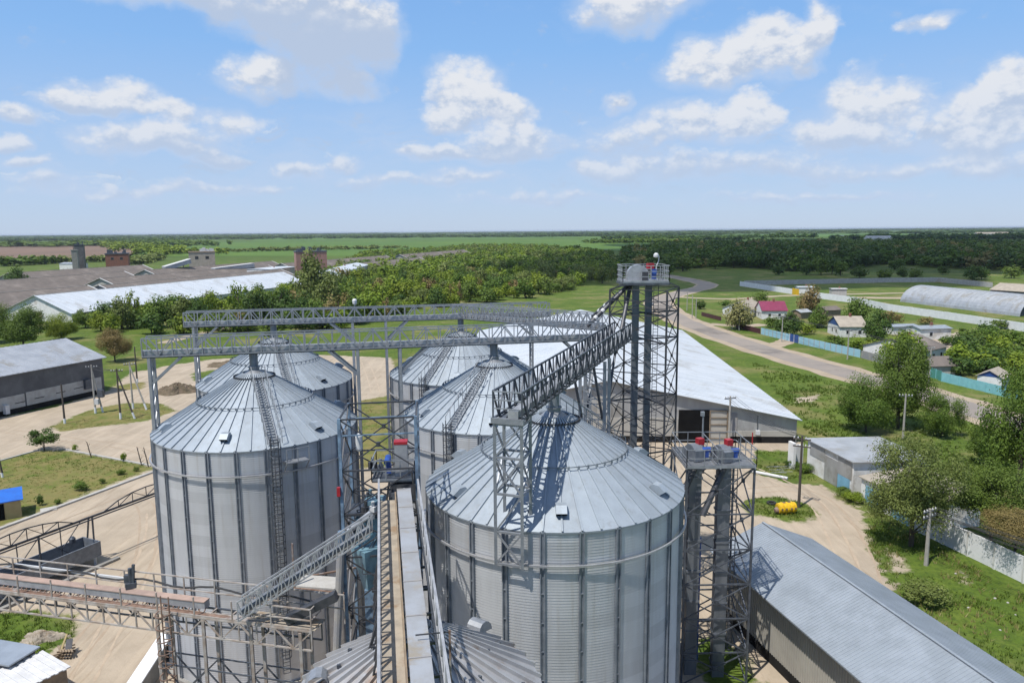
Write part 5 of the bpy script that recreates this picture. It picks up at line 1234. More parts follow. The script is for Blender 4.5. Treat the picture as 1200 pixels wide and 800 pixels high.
# pallets and a plank, soil
c = xy(76, 768); pt = thing('pallet_pile', 'leaning pile of broken dark pallets by the tin shed', 'pallets', (c[0], c[1], 0))
for k in range(3):
    mb = MB(); 
    for i in range(5): mb.box((c[0] - .4 + i * .24, c[1], .2 + k * .22), (.14, 1.3, .04), .3 + k * .2)
    for i in range(3): mb.box((c[0], c[1] - .5 + i * .5, .1 + k * .22), (1.1, .12, .1), .3 + k * .2)
    mb.build('pallet', 'tan_wood', pt)
mb = MB(); mb.bar((c[0] + .5, c[1] - .5, .05), (c[0] + .3, c[1] + .4, 1.3), .5, .05); mb.build('board', 'dark_steel', pt)
c2 = xy(68, 772); pk = MB().bar((c2[0], c2[1], .02), (c2[0] + .2, c2[1] + 1.2, 1.6), .16, .06).build('plank', 'ochre'); tag(pk, 'yellowish plank leaning upright beside the dark pallets', 'plank')
def heap(label, c, rx, ry, h, m='soil', name='soil_mound'):
    n, k = 44, 14; V = []; rx *= KS; ry *= KS; h *= KS
    for j in range(k + 1):
        for i in range(n):
            t = 2 * math.pi * i / n; r = j / k; w = 1 + .22 * math.sin(3 * t + 1) + .12 * math.sin(7 * t)
            z = h * (1 - r) ** .8 * (1 + .35 * math.sin(5 * t + r * 9) * r) + RND.uniform(-.12, .16) * h * (r < .97) * (j > 0)
            V.append((c[0] + rx * r * w * math.cos(t), c[1] + ry * r * w * math.sin(t), max(z, -.03) if j < k else -.05))
    F = [(j * n + i, (j + 1) * n + i, (j + 1) * n + (i + 1) % n, j * n + (i + 1) % n) for j in range(k) for i in range(n)]
    return tag(MB().add(V, F).build(name, m), label, 'mound')
heap('mound of dark excavated soil on the dirt behind the left silo', xy(208, 459), 4.2, 3.0, 1.7); heap('low dug earth heap beside the track behind the front gallery', xy(272, 428), 6, 3, 1.1)
heap('reddish sand heap in the grass behind the tin shed', xy(50, 747), 1.6, 1.0, .5, 'tan_deck', 'sand_heap')
# yellow drum unit on the grass island
c = Vector((*xy(921, 601), 0)); yd = thing('yellow_drum', 'bright yellow ribbed machine drum lying on the grass island', 'machine drum', c.to_tuple())
u_ = Vector((.98, .18, 0)); w_ = Vector((-.18, .98, 0)); n = 18; prof = [(-1.15, .45), (-1.1, .62), (-.7, .64), (-.66, .70), (-.55, .70), (-.5, .64), (-.05, .64), (0, .70), (.1, .70), (.14, .64), (.6, .64), (.64, .70), (.75, .70), (.8, .64), (1.1, .62), (1.15, .45)]
V = [tuple(c + u_ * a + w_ * (r * math.cos(2 * math.pi * k / n)) + Vector((0, 0, .72 + r * math.sin(2 * math.pi * k / n)))) for a, r in prof for k in range(n)]
F = [(i * n + k, i * n + (k + 1) % n, (i + 1) * n + (k + 1) % n, (i + 1) * n + k) for i in range(len(prof) - 1) for k in range(n)] + [tuple(range(n)), tuple(range((len(prof) - 1) * n, len(prof) * n))]
MB().add(V, F).build('drum', 'yellow', yd)
lg = MB()
for a in (-.8, -.2, .4, .9): lg.bar(c + u_ * a - w_ * .45, c + u_ * a - w_ * .2 + Vector((0, 0, .4)), .14); lg.bar(c + u_ * a + w_ * .45, c + u_ * a + w_ * .2 + Vector((0, 0, .4)), .14)
lg.build('leg', 'yellow', yd)
MB().tube(c - u_ * 1.15 + Vector((0, 0, .5)), c - u_ * 1.5 + Vector((0, 0, .45)), .4, .28, n=14).build('end_cap', 'rust', yd)
op = MB()
for a in (-.3, .35): op.box((c + u_ * a + Vector((0, 0, 1.36))).to_tuple(), (.3, .25, .12), .18)
for a in (-.85, -.3, .37, .92): op.box((c + u_ * a - w_ * .62 + Vector((0, 0, .75))).to_tuple(), (.22, .08, .22), .18)
op.build('hatch', 'rust', yd); yd.scale = (1.02, 1.02, 1.02)
ty = thing('old_tyre', 'old grey tyre lying flat in the grass by the yellow drum', 'tyre', (*xy(904, 590), 0)); q = xy(904, 590); MB().lathe([(.32, .05), (.58, .03), (.62, .14), (.58, .25), (.32, .23), (.32, .05)], 20, q, False).build('tyre', 'rubber', ty)
# pipe and rods on the grass
a, b = xy(880, 553.5), xy(923, 562); tag(MB().tube(v3(a, .22), v3(b, .22), .22, n=10).build('pipe', 'trim_white'), 'long white pipe lying on the grass edge behind the twin tower', 'pipe')
mb = MB()
for k in range(6): q = xy(898 + k * 3, 548 + (k % 3) * 3); mb.bar((q[0], q[1], .15), (q[0] + 1.9, q[1] + RND.uniform(-1, 1), .25), .06)
rp = mb.build('metal_rods', 'old_galv'); tag(rp, 'loose heap of thin metal rods in the grass near the garage', 'scrap metal')
for i, (px, py) in enumerate(((1166, 701), (1181, 706), (1075, 733), (1135, 712), (1100, 690), (1172, 738), (1060, 716), (1120, 672), (1190, 720), (912, 476), (951, 472), (974, 462))):
    q = xy(px, py); mb = MB(); r_ = RND.uniform(.08, .17); n = 7
    ring = [(r_ * RND.uniform(.8, 1.2)) for _ in range(n)]; mb.lathe([(r_ * 1.0, -.02), (r_ * 1.05, r_ * .35), (r_ * .5, r_ * .8)], n, q)
    tag(mb.build('stone', 'pale_conc'), 'small whitish stone lying loose in the rough grass on the right', 'stone', 'loose stones in the rough grass')
# white car on the road
def car(c, rz):
    t = thing('car', 'small white car driving on the road bend beyond the warehouse', 'car', (c[0], c[1], .04), rz=rz)
    def loft(secs, name, m, par=t):
        V = []; 
        for x, w, z0, z1 in secs: V += [(x, -w, z0), (x, w, z0), (x, w * .96, z1), (x, -w * .96, z1)]
        F = [(0, 3, 2, 1)]; n = len(secs)
        for i in range(n - 1):
            o = i * 4; F += [(o + k, o + (k + 1) % 4, o + 4 + (k + 1) % 4, o + 4 + k) for k in range(4)]
        o = (n - 1) * 4; F.append((o, o + 1, o + 2, o + 3)); return MB().add(V, F).build(name, m, par, True)
    loft([(-2.1, .72, .35, .72), (-1.9, .82, .28, .88), (-.9, .84, .25, .92), (.9, .84, .25, .90), (1.7, .80, .28, .80), (2.1, .68, .36, .62)], 'body', 'white')
    loft([(-1.7, .66, .86, .95), (-1.15, .70, .88, 1.38), (.1, .70, .88, 1.42), (.95, .68, .86, .92)], 'cabin', 'glass'); loft([(-1.15, .64, 1.37, 1.43), (.1, .64, 1.41, 1.46)], 'roof', 'white')
    for x in (-1.3, 1.35):
        for y in (-.8, .8): MB().tube((x, y - .1, .3), (x, y + .1, .3), .3, n=14).build('wheel', 'rubber', t, True)
    for y in (-.55, .55): MB().box((2.06, y, .55), (.1, .3, .14)).build('headlight', 'glass', t, True)
car(xy(763, 357.5), rad(70))
# ------------------------------------------------------------------ poles and wires
def pole(label, base, h, m='conc_pole', arms=1, lean=(0, 0), white_foot=False, group=None, r=.15, twin=None, transformer=False, az=0.3):
    b = Vector((base[0], base[1], 0)); t = thing('utility_pole', label, 'utility pole', b.to_tuple(), group); top = b + Vector((lean[0], lean[1], h))
    MB().tube(b, top, r * 1.15, r * .75, n=8).build('shaft', m, t)
    if twin:
        q = b + Vector((twin[0], twin[1], 0)); MB().tube(q, b.lerp(top, .92), r, r * .7, n=8).build('strut', m, t)
    if white_foot:
        MB().tube(b, b.lerp(top, .13), r * 1.25, r * 1.2, n=8).build('foot', 'whitewash', t)
        if twin: MB().tube(q, q.lerp(b.lerp(top, .92), .14), r * 1.1, r * 1.05, n=8).build('foot', 'whitewash', t)
    d = Vector((math.cos(az), math.sin(az), 0)); pts = []
    for k in range(arms):
        c = b.lerp(top, 1 - .05 - .1 * k); a = MB().bar(c - d * .9, c + d * .9, .10, .12).build('crossarm', m if m != 'conc_pole' else 'tower_steel', t)
        ins = MB()
        for e in (-.8, -.4, .4, .8): ins.lathe([(.05, c.z + .05), (.08, c.z + .15), (.05, c.z + .28)], 8, (c.x + d.x * e, c.y + d.y * e)); pts.append((c.x + d.x * e, c.y + d.y * e, c.z + .28))
        ins.build('insulator', 'trim_white', a)
    t.scale = (KS, KS, KS); pts = [tuple(b + (Vector(q) - b) * KS) for q in pts]
    if transformer:
        MB().box((b.x + .45, b.y - .1, 2.0), (.6, .5, .9)).build('switch_box', 'trim_white', t); MB().box((b.x + .9, b.y + .5, 3.3), (.9, .7, 1.3)).build('transformer', 'tower_steel', t)
    return pts
def wires(label, A, B, sag=.6):
    mb = MB()
    for a, b in zip(A, B):
        P = [tuple(x + (y - x) * k / 12 - (sag * 4 * (k / 12) * (1 - k / 12) if i == 2 else 0) for i, (x, y) in enumerate(zip(a, b))) for k in range(13)]
        mb.path(P, .028, 4)
    o = mb.build('overhead_wires', 'cable'); tag(o, label, 'wires')
pA = pole('wooden pole with a crossarm beside the yellow drum', xy(936, 594), 8.0, 'wood_pole', 2, group='poles of the power line', az=-.5)
pB = pole('slim pale concrete pole behind the willow against dark trees', xy(1058, 514), 6.6, 'conc_pole', 1, az=-.3)
pC = pole('concrete pole with insulators in the grass before the white wall', xy(1085, 662), 5.3, 'conc_pole', 2, az=.5, r=.17)
pD = pole('pale pole with a bracket at the right of the warehouse doorway', xy(854, 521), 7.0, 'conc_pole', 1, r=.17)
pE = pole('single dark wooden pole with a white foot on the pole island', xy(76, 496), 6.4, 'wood_pole', 0, white_foot=True)
pF = pole('double pale pole with white switch box before the left warehouse', xy(112, 484), 8.3, 'conc_pole', 1, twin=(.9, .6), transformer=True, white_foot=True)
pG = pole('dark braced wooden pole, nearer one of the pair on the island', xy(141.5, 491), 8.4, 'wood_pole', 1, twin=(2.2, .2), white_foot=True)
pH = pole('grey braced pole with a leaning strut, farther one of the pair', xy(156, 479), 8.2, 'conc_pole', 1, twin=(2.6, -.6), white_foot=True)
pI = pole('dark pole with white foot behind the pair, near the gallery leg', xy(161, 449), 7.5, 'wood_pole', 0, white_foot=True)
wires('thin sagging wires strung from the concrete pole past the willow', pC, [(55.4, 44.3 - k * .4, 8.9) for k in range(len(pC))], .7); wires('thin wires from the drum pole to the warehouse pole', pA[:4], pD, .8)
vp = [pole(lb, xy(*b), h, 'conc_pole', 1) for lb, b, h in (
    ('concrete roadside pole by the maroon fence under the pale tree', (866, 387), 6.8), ('concrete roadside pole at the deep blue gate', (916, 400.5), 7.0), ('concrete roadside pole before the long light blue fence', (993, 421), 7.0), ('concrete roadside pole at the sea green gate', (1088, 452), 7.6))]
for (x, y), h, lb in (((858, 386), 3.2, 'short pale post left of the roadside pole by the maroon fence'), ((811, 373), 8, 'slender pole on the verge by the road bend, left one of the cluster'), ((815.5, 373.5), 7, 'slender pale pole on the verge, right one of the cluster'), ((805, 364), 7.5, 'slim grey pole on the verge nearest the white car'), ((763, 349), 6, 'pale post on the far side of the road behind the white car')):
    t = thing('post', lb, 'post', (*xy(x, y), 0)); MB().tube((*xy(x, y), 0), (*xy(x, y), h * KS), .18, .14, n=8).build('shaft', 'conc_pole', t)
for (x, y), h, lb in (((3, 559), 3.2, 'dark post with white foot at the lawn edge'), ):
    t = thing('post', lb, 'post', (*xy(x, y), 0)); q = xy(x, y); MB().tube((*q, .7), (q[0] - .3, q[1], h), .14, n=8).build('shaft', 'wood_pole', t); MB().tube((*q, 0), (q[0] - .06, q[1], .72), .16, n=8).build('foot', 'whitewash', t)
wires('long thin wires along the village road poles', vp[0], vp[1], .4); wires('thin wires between the deep blue gate pole and its right neighbour', vp[1], vp[2], .4); wires('thin wires running on to the sea green gate pole', vp[2], vp[3], .5)
wires('thin wires above the pole island by the left warehouse', pF, pG, .5)
# ------------------------------------------------------------------ trees
def crown_arrays(seed, n_clump, n_leaf, leaf, rx=1.0, rz=1.0, clump=.36, droop=0.0, ragged=.25, hollow=.5):
    """leaf quads spread through irregular clumps inside an ellipsoid of half axes rx, rx, rz about the origin"""
    g = np.random.default_rng(seed); C = []
    while len(C) < n_clump:
        p = g.uniform(-1, 1, 3); r = np.linalg.norm(p)
        if r < 1 and r > hollow * g.random() ** .5: C.append(p)
    C = np.array(C); C[:, 2] = np.where(C[:, 2] < -.55, C[:, 2] * .6, C[:, 2]); cs = clump * g.uniform(.55, 1.25, n_clump)
    idx = g.integers(0, n_clump, n_leaf); d = g.normal(size=(n_leaf, 3)); d /= np.linalg.norm(d, axis=1)[:, None]
    rr = cs[idx] * (1 - .5 * g.random(n_leaf) ** 1.6) * (1 + ragged * g.normal(size=n_leaf) * .5)
    P = C[idx] * (1 - clump * .55) + d * rr[:, None]
    P[:, 2] -= droop * np.maximum(0, np.linalg.norm(P[:, :2], axis=1) - .45)
    P *= np.array([rx, rx, rz])
    nrm = d * .7 + P / (np.linalg.norm(P, axis=1)[:, None] + 1e-6) * .35 + g.normal(size=(n_leaf, 3)) * .5 + np.array([0, 0, .25]); nrm /= np.linalg.norm(nrm, axis=1)[:, None]
    a = np.cross(nrm, g.normal(size=(n_leaf, 3))); a /= np.linalg.norm(a, axis=1)[:, None]; b = np.cross(nrm, a)
    s = leaf * g.uniform(.55, 1.25, n_leaf)[:, None]; k = g.uniform(.45, .8, n_leaf)[:, None]
    V = np.stack([P - a * s, P - b * s * k, P + a * s, P + b * s * k], 1).reshape(-1, 3); F = np.arange(n_leaf * 4).reshape(-1, 4)
    ct = g.random(n_clump); tint = np.clip(ct[idx] * .75 + g.random(n_leaf) * .45 - .1, 0, 1)
    return V, F, tint
_crowns = {}
def crown_mesh(kind, m, var):
    key = (kind, m, var)
    if key not in _crowns:
        V, F, T = {
            'near': lambda: crown_arrays(100 + var, 60, 26000, .025, clump=.30),
            'willow': lambda: crown_arrays(150 + var, 80, 40000, .019, clump=.27, droop=.12, ragged=.45, hollow=.4),
            'mid': lambda: crown_arrays(200 + var, 26, 2600, .070, clump=.40),
            'small': lambda: crown_arrays(300 + var, 15, 900, .115, clump=.46),
            'sparse': lambda: crown_arrays(350 + var, 22, 1100, .075, clump=.30, ragged=.6),
            'bush': lambda: crown_arrays(400 + var, 16, 3200, .062, clump=.42, rz=.9),
        }[kind]()
        _crowns[key] = np_mesh('crown', V, F, m, False, T)
    return _crowns[key]
def trunk_mb(h, r, lean, n_limb, spread, rr):
    mb = MB(); pts = [Vector((0, 0, -.1)), Vector((lean[0] * .3, lean[1] * .3, h * .35)), Vector((lean[0], lean[1], h * .75))]; rad_ = [r, r * .75, r * .4]
    for i in range(2): mb.tube(pts[i], pts[i + 1], rad_[i], rad_[i + 1], n=7, cap=False)
    for k in range(n_limb):
        t = rr.uniform(.25, .95); a = rr.uniform(0, 6.28); s = pts[0].lerp(pts[2], t); e = s + Vector((math.cos(a) * spread * rr.uniform(.4, .8), math.sin(a) * spread * rr.uniform(.4, .8), h * rr.uniform(.12, .32)))
        mb.tube(s, e, r * .38, r * .12, n=5, cap=False)
    return mb
_trunks = {}
def tree(name, label, cat, base, h, w, kind, m, group=None, var=0, low=.22, rr=RND):
    h *= KS; w *= KS
    t = thing(name, label, cat, (base[0], base[1], 0), group)
    ck = 'near' if kind in ('near', 'willow') else 'far'; tk = (ck, var % 3)
    if tk not in _trunks:
        o = trunk_mb(1.0, .022 if ck == 'near' else .03, (.03, .02), 14 if ck == 'near' else 5, .3, random.Random(var)).build('trunk', 'bark'); _trunks[tk] = o.data; bpy.data.objects.remove(o)
    link('trunk', _trunks[tk], t, rz=rr.uniform(0, 6.28), sc=(h, h, h * .85))
    cz = h * (1 + low) / 2; link('crown', crown_mesh(kind, m, var), t, (0, 0, cz), rr.uniform(0, 6.28), (w / 2 * rr.uniform(.95, 1.05), w / 2 * rr.uniform(.95, 1.05), h * (1 - low) / 2))
    return t
T_ = [
    ('broadleaf_tree', 'tallest dark green tree standing behind the garages by the road', (1052, 501), 14.4, 9.4, 'near', 'leaf_mid', 0, -.02),
    ('broadleaf_tree', 'rounded dark green tree crowding the left flank of the tallest roadside tree', (1014, 506), 9.0, 8.2, 'near', 'leaf_mid', 1, -.06),
    ('broadleaf_tree', 'short bushy dark tree between the tallest roadside tree and the road', (1104, 511), 6.6, 6.2, 'near', 'leaf_mid', 2, -.06),
    ('broadleaf_tree', 'tall dark tree cut by the right picture edge beside the road', (1192, 578), 14.8, 8.8, 'near', 'leaf_mid', 2, .0),
    ('broadleaf_tree', 'dark bush tree spreading at the left foot of the tall edge tree', (1160, 545), 5.6, 5.6, 'near', 'leaf_mid', 0, -.06),
    ('willow_tree', 'wide greyish olive willow drooping over the garages and the white wall', (1068, 640), 12.0, 9.0, 'willow', 'leaf_olive', 0, .06),
    ('broadleaf_tree', 'mid green round tree behind the white wall, right of the willow', (1160, 640), 8.6, 7.4, 'near', 'leaf_mid', 1, .2),
    ('broadleaf_tree', 'low brownish tree overhanging the white wall at the right edge', (1186, 668), 6.2, 6.2, 'willow', 'leaf_brown', 1, .34),
    ('bush', 'low round bush growing in the rough grass below the concrete pole', (1083, 706), 2.0, 3.8, 'bush', 'leaf_olive', 0, .0),
    ('young_tree', 'small dark leafy tree at the corner of the lawn kerb', (52, 528), 3.4, 4.2, 'bush', 'leaf_dark', 1, .12),
    ('broadleaf_tree', 'copper brown tree at the far corner of the left warehouse', (135, 424), 8.2, 8.6, 'near', 'leaf_brown', 0, .02),
    ('broadleaf_tree', 'big dark green tree directly behind the left warehouse roof', (28, 406), 11.5, 13.5, 'near', 'leaf_mid', 0, -.08),
    ('broadleaf_tree', 'bright green lower tree right of the big one behind the left warehouse', (72, 398), 8.2, 9.5, 'near', 'leaf_bright', 1, -.08),
    ('broadleaf_tree', 'dark tree at the left picture edge behind the left warehouse', (-8, 402), 12.5, 11, 'near', 'leaf_mid', 2, -.08),
]
for nm, lb, px, h, w, kd, m, v, low in T_: tree(nm, lb, 'bush' if nm == 'bush' else 'tree', xy(*px), h, w, kd, m, None, v, low)
M2 = [ # trees standing in front of the long white barn roof and in the village
    ('brownish loose tree in front of the near end of the long white roof', (143, 386), 11, 9.5, 'mid', 'leaf_olive', 0), ('airy thin crowned tree rising against the long white roof', (158, 383), 13, 6.5, 'sparse', 'leaf_bright', 1),
    ('mid green round tree third from the near end of the long white roof', (186, 384), 10, 12, 'mid', 'leaf_mid', 1), ('olive tree fourth along the long white roof', (212, 382), 12, 11, 'mid', 'leaf_olive', 2),
    ('dark tree fifth along the long white roof', (236, 383), 10, 10, 'mid', 'leaf_dark', 0), ('sparse pale tree in front of the middle of the long white roof', (245, 378), 14, 8, 'sparse', 'leaf_bright', 0),
    ('bright green sparse tree before the far half of the long white roof', (280, 376), 15, 9, 'sparse', 'leaf_bright', 2), ('dark rounded tree below the far half of the long white roof', (300, 382), 13, 12, 'mid', 'leaf_dark', 1),
    ('dark broad tree at the far end of the long white roof', (328, 380), 14, 13, 'mid', 'leaf_dark', 2), ('tall olive tree hiding the pale red tower', (368, 362), 24, 17, 'mid', 'leaf_olive', 0), ('rounded olive tree right below the pale red tower', (385, 368), 16, 14, 'mid', 'leaf_olive', 1),
    ('dark green tree at the wood edge above the rear gallery', (352, 384), 11, 11, 'mid', 'leaf_dark', 1), ('bright low tree behind the copper brown tree', (118, 388), 6.5, 8, 'mid', 'leaf_bright', 0), ('low bright bush tree beside the near end of the white roof', (100, 384), 7, 8, 'mid', 'leaf_mid', 2),
    ('dark tree on the barn roofs line at the left picture edge', (20, 342), 14, 15, 'mid', 'leaf_dark', 0),
    ('pale blossoming tree standing over the dark maroon fence', (867, 386), 9.5, 11, 'mid', 'leaf_pale', 0), ('round green tree behind the pale blossoming tree', (889, 366), 8, 9, 'mid', 'leaf_mid', 0), ('dark green round tree in front of the maroon roof', (922, 394), 8.0, 9.0, 'mid', 'leaf_dark', 2),
    ('brownish tree standing before the yellow gate', (948, 368), 10, 10, 'mid', 'leaf_brown', 1), ('bright green broad tree behind the house with the blue gable', (1006, 378), 8.5, 10.5, 'mid', 'leaf_mid', 0), ('dark tree at the right end of the house with the blue gable', (1030, 400), 8.5, 8, 'mid', 'leaf_dark', 1),
    ('mid green tree between the maroon roof and the timber barn', (958, 384), 6.5, 7, 'mid', 'leaf_mid', 1), ('low bush in the garden of the house with the blue gable', (978, 404), 2.6, 5.0, 'small', 'leaf_mid', 1), ('small round tree by the slender roadside poles', (821, 362), 4.5, 5, 'small', 'leaf_dark', 0),
    ('grey twiggy tree right of the house with the blue gable', (1046, 380), 5.5, 8, 'sparse', 'leaf_brown', 0), ('fresh green tree hiding the left of the white cottage', (1052, 424), 8.5, 9, 'mid', 'leaf_bright', 2), ('light green sapling in the garden below the bright house wall', (1005, 412), 4, 5, 'small', 'leaf_bright', 1),
    ('tiny round conifer by the kiosk', (47, 592), 1.4, .9, 'small', 'leaf_dark', 2)]
for lb, px, h, w, kd, m, v in M2: tree('broadleaf_tree' if 'bush' not in lb else 'bush', lb, 'tree', xy(*px), h, w, kd, m, None, v, -.06)
for i, (px, h, w) in enumerate((((142, 556), .9, 1.3), ((96, 574), 1.2, 1.9), ((120, 566), .7, .9), ((68, 590), .7, .9), ((160, 552), .7, .8), ((88, 528), 1.0, .8), ((145, 540), 1.5, .9))):
    tree('shrub', ['green shrub on the lower edge of the lawn', 'slim sapling along the upper kerb of the lawn'][i > 4], 'shrub', xy(*px), h, w, 'small', 'leaf_mid' if i < 5 else 'leaf_bright', 'shrubs on the lawn' if i < 5 else 'saplings along the lawn kerb', i % 3, .0)
for i, (px, h) in enumerate((((107, 536), 2.6), ((166, 545), 2.9), ((174, 547), 3.1))):
    c = xy(*px); t = thing('bare_sapling', 'bare brown stake sapling by the upper lawn kerb', 'sapling', (*c, 0), 'bare saplings by the lawn kerb'); mb = MB(); mb.tube((*c, 0), (c[0] - .5, c[1], h), .09, .05, n=6)
    for k in range(5): mb.tube((c[0] - .1 * k, c[1], .5 + .45 * k), (c[0] - .1 * k + RND.uniform(-.5, .5), c[1] + .2, .9 + .45 * k), .04, .02, n=5)
    mb.build('trunk', 'bark', t)
for i, (px, h, w, m) in enumerate((((1000, 588), 1.2, 2.6, 'leaf_bright'), ((990, 580), 1.0, 2.2, 'leaf_mid'), ((944, 553), 1.3, 2.4, 'leaf_mid'), ((928, 548), 1.1, 1.8, 'leaf_dark'))):
    tree('shrub', ['leafy weed clump before the blue gates of the garages', 'leafy weed clump before the blue gates of the garages', 'leafy weed clump at the foot of the white gate wall', 'leafy weed clump at the foot of the white gate wall'][i], 'shrub', xy(*px), h, w, 'bush', m, ['weeds at the garage gates', 'weeds at the white gate wall'][i // 2], i % 2, .0)
# garden bushes right of the cottage
gb = PX((1122, 440), (1108, 412), (1130, 398), (1196, 400), (1230, 420), (1225, 452), (1170, 446))
def scatter(poly, n, dmin, rng, accept=None):
    P = np.array(poly); lo_, hi_ = P.min(0), P.max(0); out = np.zeros((0, 2)); tries = 0
    while len(out) < n and tries < n * 60:
        q = rng.uniform(lo_, hi_, (max(64, n), 2)); q = q[sdist(q[:, 0], q[:, 1], poly) > 0]
        for p in q:
            tries += 1
            if len(out) and np.min(np.hypot(out[:, 0] - p[0], out[:, 1] - p[1])) < (dmin(p) if callable(dmin) else dmin): continue
            if accept is not None and not accept(p): continue
            out = np.vstack([out, p])
            if len(out) >= n: break
        tries += 64
    return out
rng = np.random.default_rng(8); kinds = [('leaf_mid', 'mid green bushy tree in the dense garden right of the white cottage'), ('leaf_bright', 'bright green bushy tree in the dense garden right of the white cottage'), ('leaf_dark', 'dark bushy tree in the dense garden right of the white cottage'), ('leaf_brown', 'brownish bushy tree in the dense garden right of the white cottage')]
for i, p in enumerate(scatter(gb, 26, 4.2, rng)):
    m, lb = kinds[rng.choice(4, p=[.4, .3, .2, .1])]; tree('garden_tree', lb, 'tree', p, rng.uniform(3.5, 6.0), rng.uniform(5, 7.5), 'small', m, 'bushy trees of the dense garden', i % 3, .0)
for i, (px, h, w, m) in enumerate((((935, 386), 4, 6, 'leaf_mid'), ((946, 392), 3, 5, 'leaf_bright'), ((965, 384), 3.5, 6, 'leaf_olive'), ((1000, 390), 3, 4, 'leaf_mid'), ((905, 384), 3.5, 5, 'leaf_mid'), ((1035, 414), 3.5, 5, 'leaf_mid'), ((1022, 408), 3, 5, 'leaf_bright'), ((1060, 410), 5, 7, 'leaf_dark'), ((850, 360), 3, 5, 'leaf_mid'), ((1110, 404), 3, 5, 'leaf_mid'), ((1085, 380), 2.5, 5, 'leaf_brown'), ((1170, 385), 3, 5, 'leaf_mid'), ((1150, 420), 5, 7, 'leaf_mid'))):
    tree('garden_bush', 'leafy green bush among the village houses and gardens', 'bush', xy(*px), h, w, 'small', m, 'bushes between the village houses', i % 3, .0)
# the wood in the middle distance: nearest trees one by one, the rest as one mass
wood = PX((338, 352), (350, 331), (392, 318), (430, 300), (470, 298), (560, 290), (640, 291), (700, 296), (722, 305), (726, 332), (690, 334), (640, 347), (545, 357), (470, 368), (430, 378), (395, 386), (330, 389), (250, 392), (200, 392), (240, 387), (330, 384))
rng = np.random.default_rng(21)
wp = scatter(wood, 1500, lambda p: 5.2 if p[1] < 470 else 9.0, rng); wp = wp[np.argsort(np.hypot(wp[:, 0], wp[:, 1]))]
wk = [('leaf_bright', 'bright yellowish green tree in the spring wood behind the silos'), ('leaf_mid', 'mid green tree in the spring wood behind the silos'), ('leaf_olive', 'greyish olive tree in the spring wood behind the silos'), ('leaf_brown', 'light brownish tree in the spring wood behind the silos'), ('leaf_dark', 'dark green tree in the spring wood behind the silos')]
wprob = [.40, .25, .14, .09, .12]
for i, p in enumerate(wp[:270]):
    m, lb = wk[rng.choice(5, p=wprob)]; tree('wood_tree', lb, 'tree', p, rng.uniform(4.0, 11.0), rng.uniform(5.5, 11.5), 'small', m, 'trees of the spring wood behind the silos', int(rng.integers(0, 5)), -.05)
thk = PX((95, 388), (105, 376), (140, 371), (200, 362), (280, 352), (345, 345), (400, 350), (420, 362), (395, 390), (300, 394), (225, 392), (150, 392))
rng = np.random.default_rng(5); tk_ = [('leaf_bright', 'bright green bushy tree of the thicket below the long white roof'), ('leaf_mid', 'mid green bushy tree of the thicket below the long white roof'), ('leaf_dark', 'dark green bushy tree of the thicket below the long white roof'), ('leaf_olive', 'olive bushy tree of the thicket below the long white roof')]
for i, p in enumerate(scatter(thk, 90, 5.0, rng)):
    m, lb = tk_[rng.choice(4, p=[.25, .35, .2, .2])]; tree('thicket_tree', lb, 'tree', p, rng.uniform(4.0, 7.5), rng.uniform(6, 10), 'small', m, 'bushy trees of the thicket below the long white roof', int(rng.integers(0, 5)), -.06)
def mass(name, P, hs, ws, m, seeds, n_leaf, leaf, low=-.05):
    """one mesh of many simple crowns"""
    base = [crown_arrays(900 + s, 9, n_leaf, leaf, clump=.5) for s in range(seeds)]; V, F, T = [], [], []; o = 0; g = np.random.default_rng(77)
    for i, (p, h, w) in enumerate(zip(P, hs * KS, ws * KS)):
        v, f, t = base[i % seeds]; a = g.uniform(0, 6.28); c, s = math.cos(a), math.sin(a); R_ = np.array([[c, -s, 0], [s, c, 0], [0, 0, 1]])
        q = (v @ R_.T) * np.array([w / 2, w / 2, h * (1 - low) / 2]) + np.array([p[0], p[1], h * (1 + low) / 2]); V.append(q); F.append(f + o); o += len(q); T.append(np.clip(t * .5 + g.random() * .55, 0, 1))
    me = np_mesh(name, np.concatenate(V), np.concatenate(F), m, False, np.concatenate(T)); return structure(link(name, me), 'stuff')
far = wp[270:]
for m, k0, nm in (('leaf_bright', 0, 'wood'), ('leaf_mid', 1, 'wood'), ('leaf_olive', 2, 'wood')):
    q = far[k0::3]; mass(nm, q, rng.uniform(5.5, 10, len(q)), rng.uniform(9, 13, len(q)), m, 4, 260, .2)
# scattered trees at the foot of the forest
fk = [('leaf_dark', 'single dark tree on the shaded meadow before the forest'), ('leaf_mid', 'single mid green tree on the shaded meadow before the forest')]
for i, (px, h, w) in enumerate((((945, 322), 11, 13), ((962, 322), 12, 14), ((975, 321), 12, 12), ((985, 323), 10, 11), ((1007, 326), 9, 12), ((1036, 328), 8, 10), ((1058, 326), 7, 9), ((1072, 328), 7, 8), ((1140, 328), 9, 13), ((1150, 327), 8, 10), ((912, 322), 8, 10), ((838, 315), 12, 15), ((860, 314), 13, 16), ((800, 318), 12, 15), ((778, 322), 11, 14), ((1048, 316), 11, 14), ((1105, 322), 6, 8), ((1185, 326), 8, 12))):
    m, lb = fk[i % 2]; tree('meadow_tree', lb, 'tree', xy(*px), h, w, 'small', m, 'single trees on the shaded meadow', i % 5, -.02)
forest = PX((728, 322), (770, 318), (840, 312), (930, 318), (990, 316), (1040, 309), (1100, 314), (1220, 318)) + [xy(1240, 292), xy(1100, 287), xy(1000, 288), xy(900, 288), xy(790, 290), xy(735, 298)]
rng = np.random.default_rng(33)
fp_ = scatter(forest, 2400, lambda p: 10.0 if p[1] < 800 else 16.0, rng)
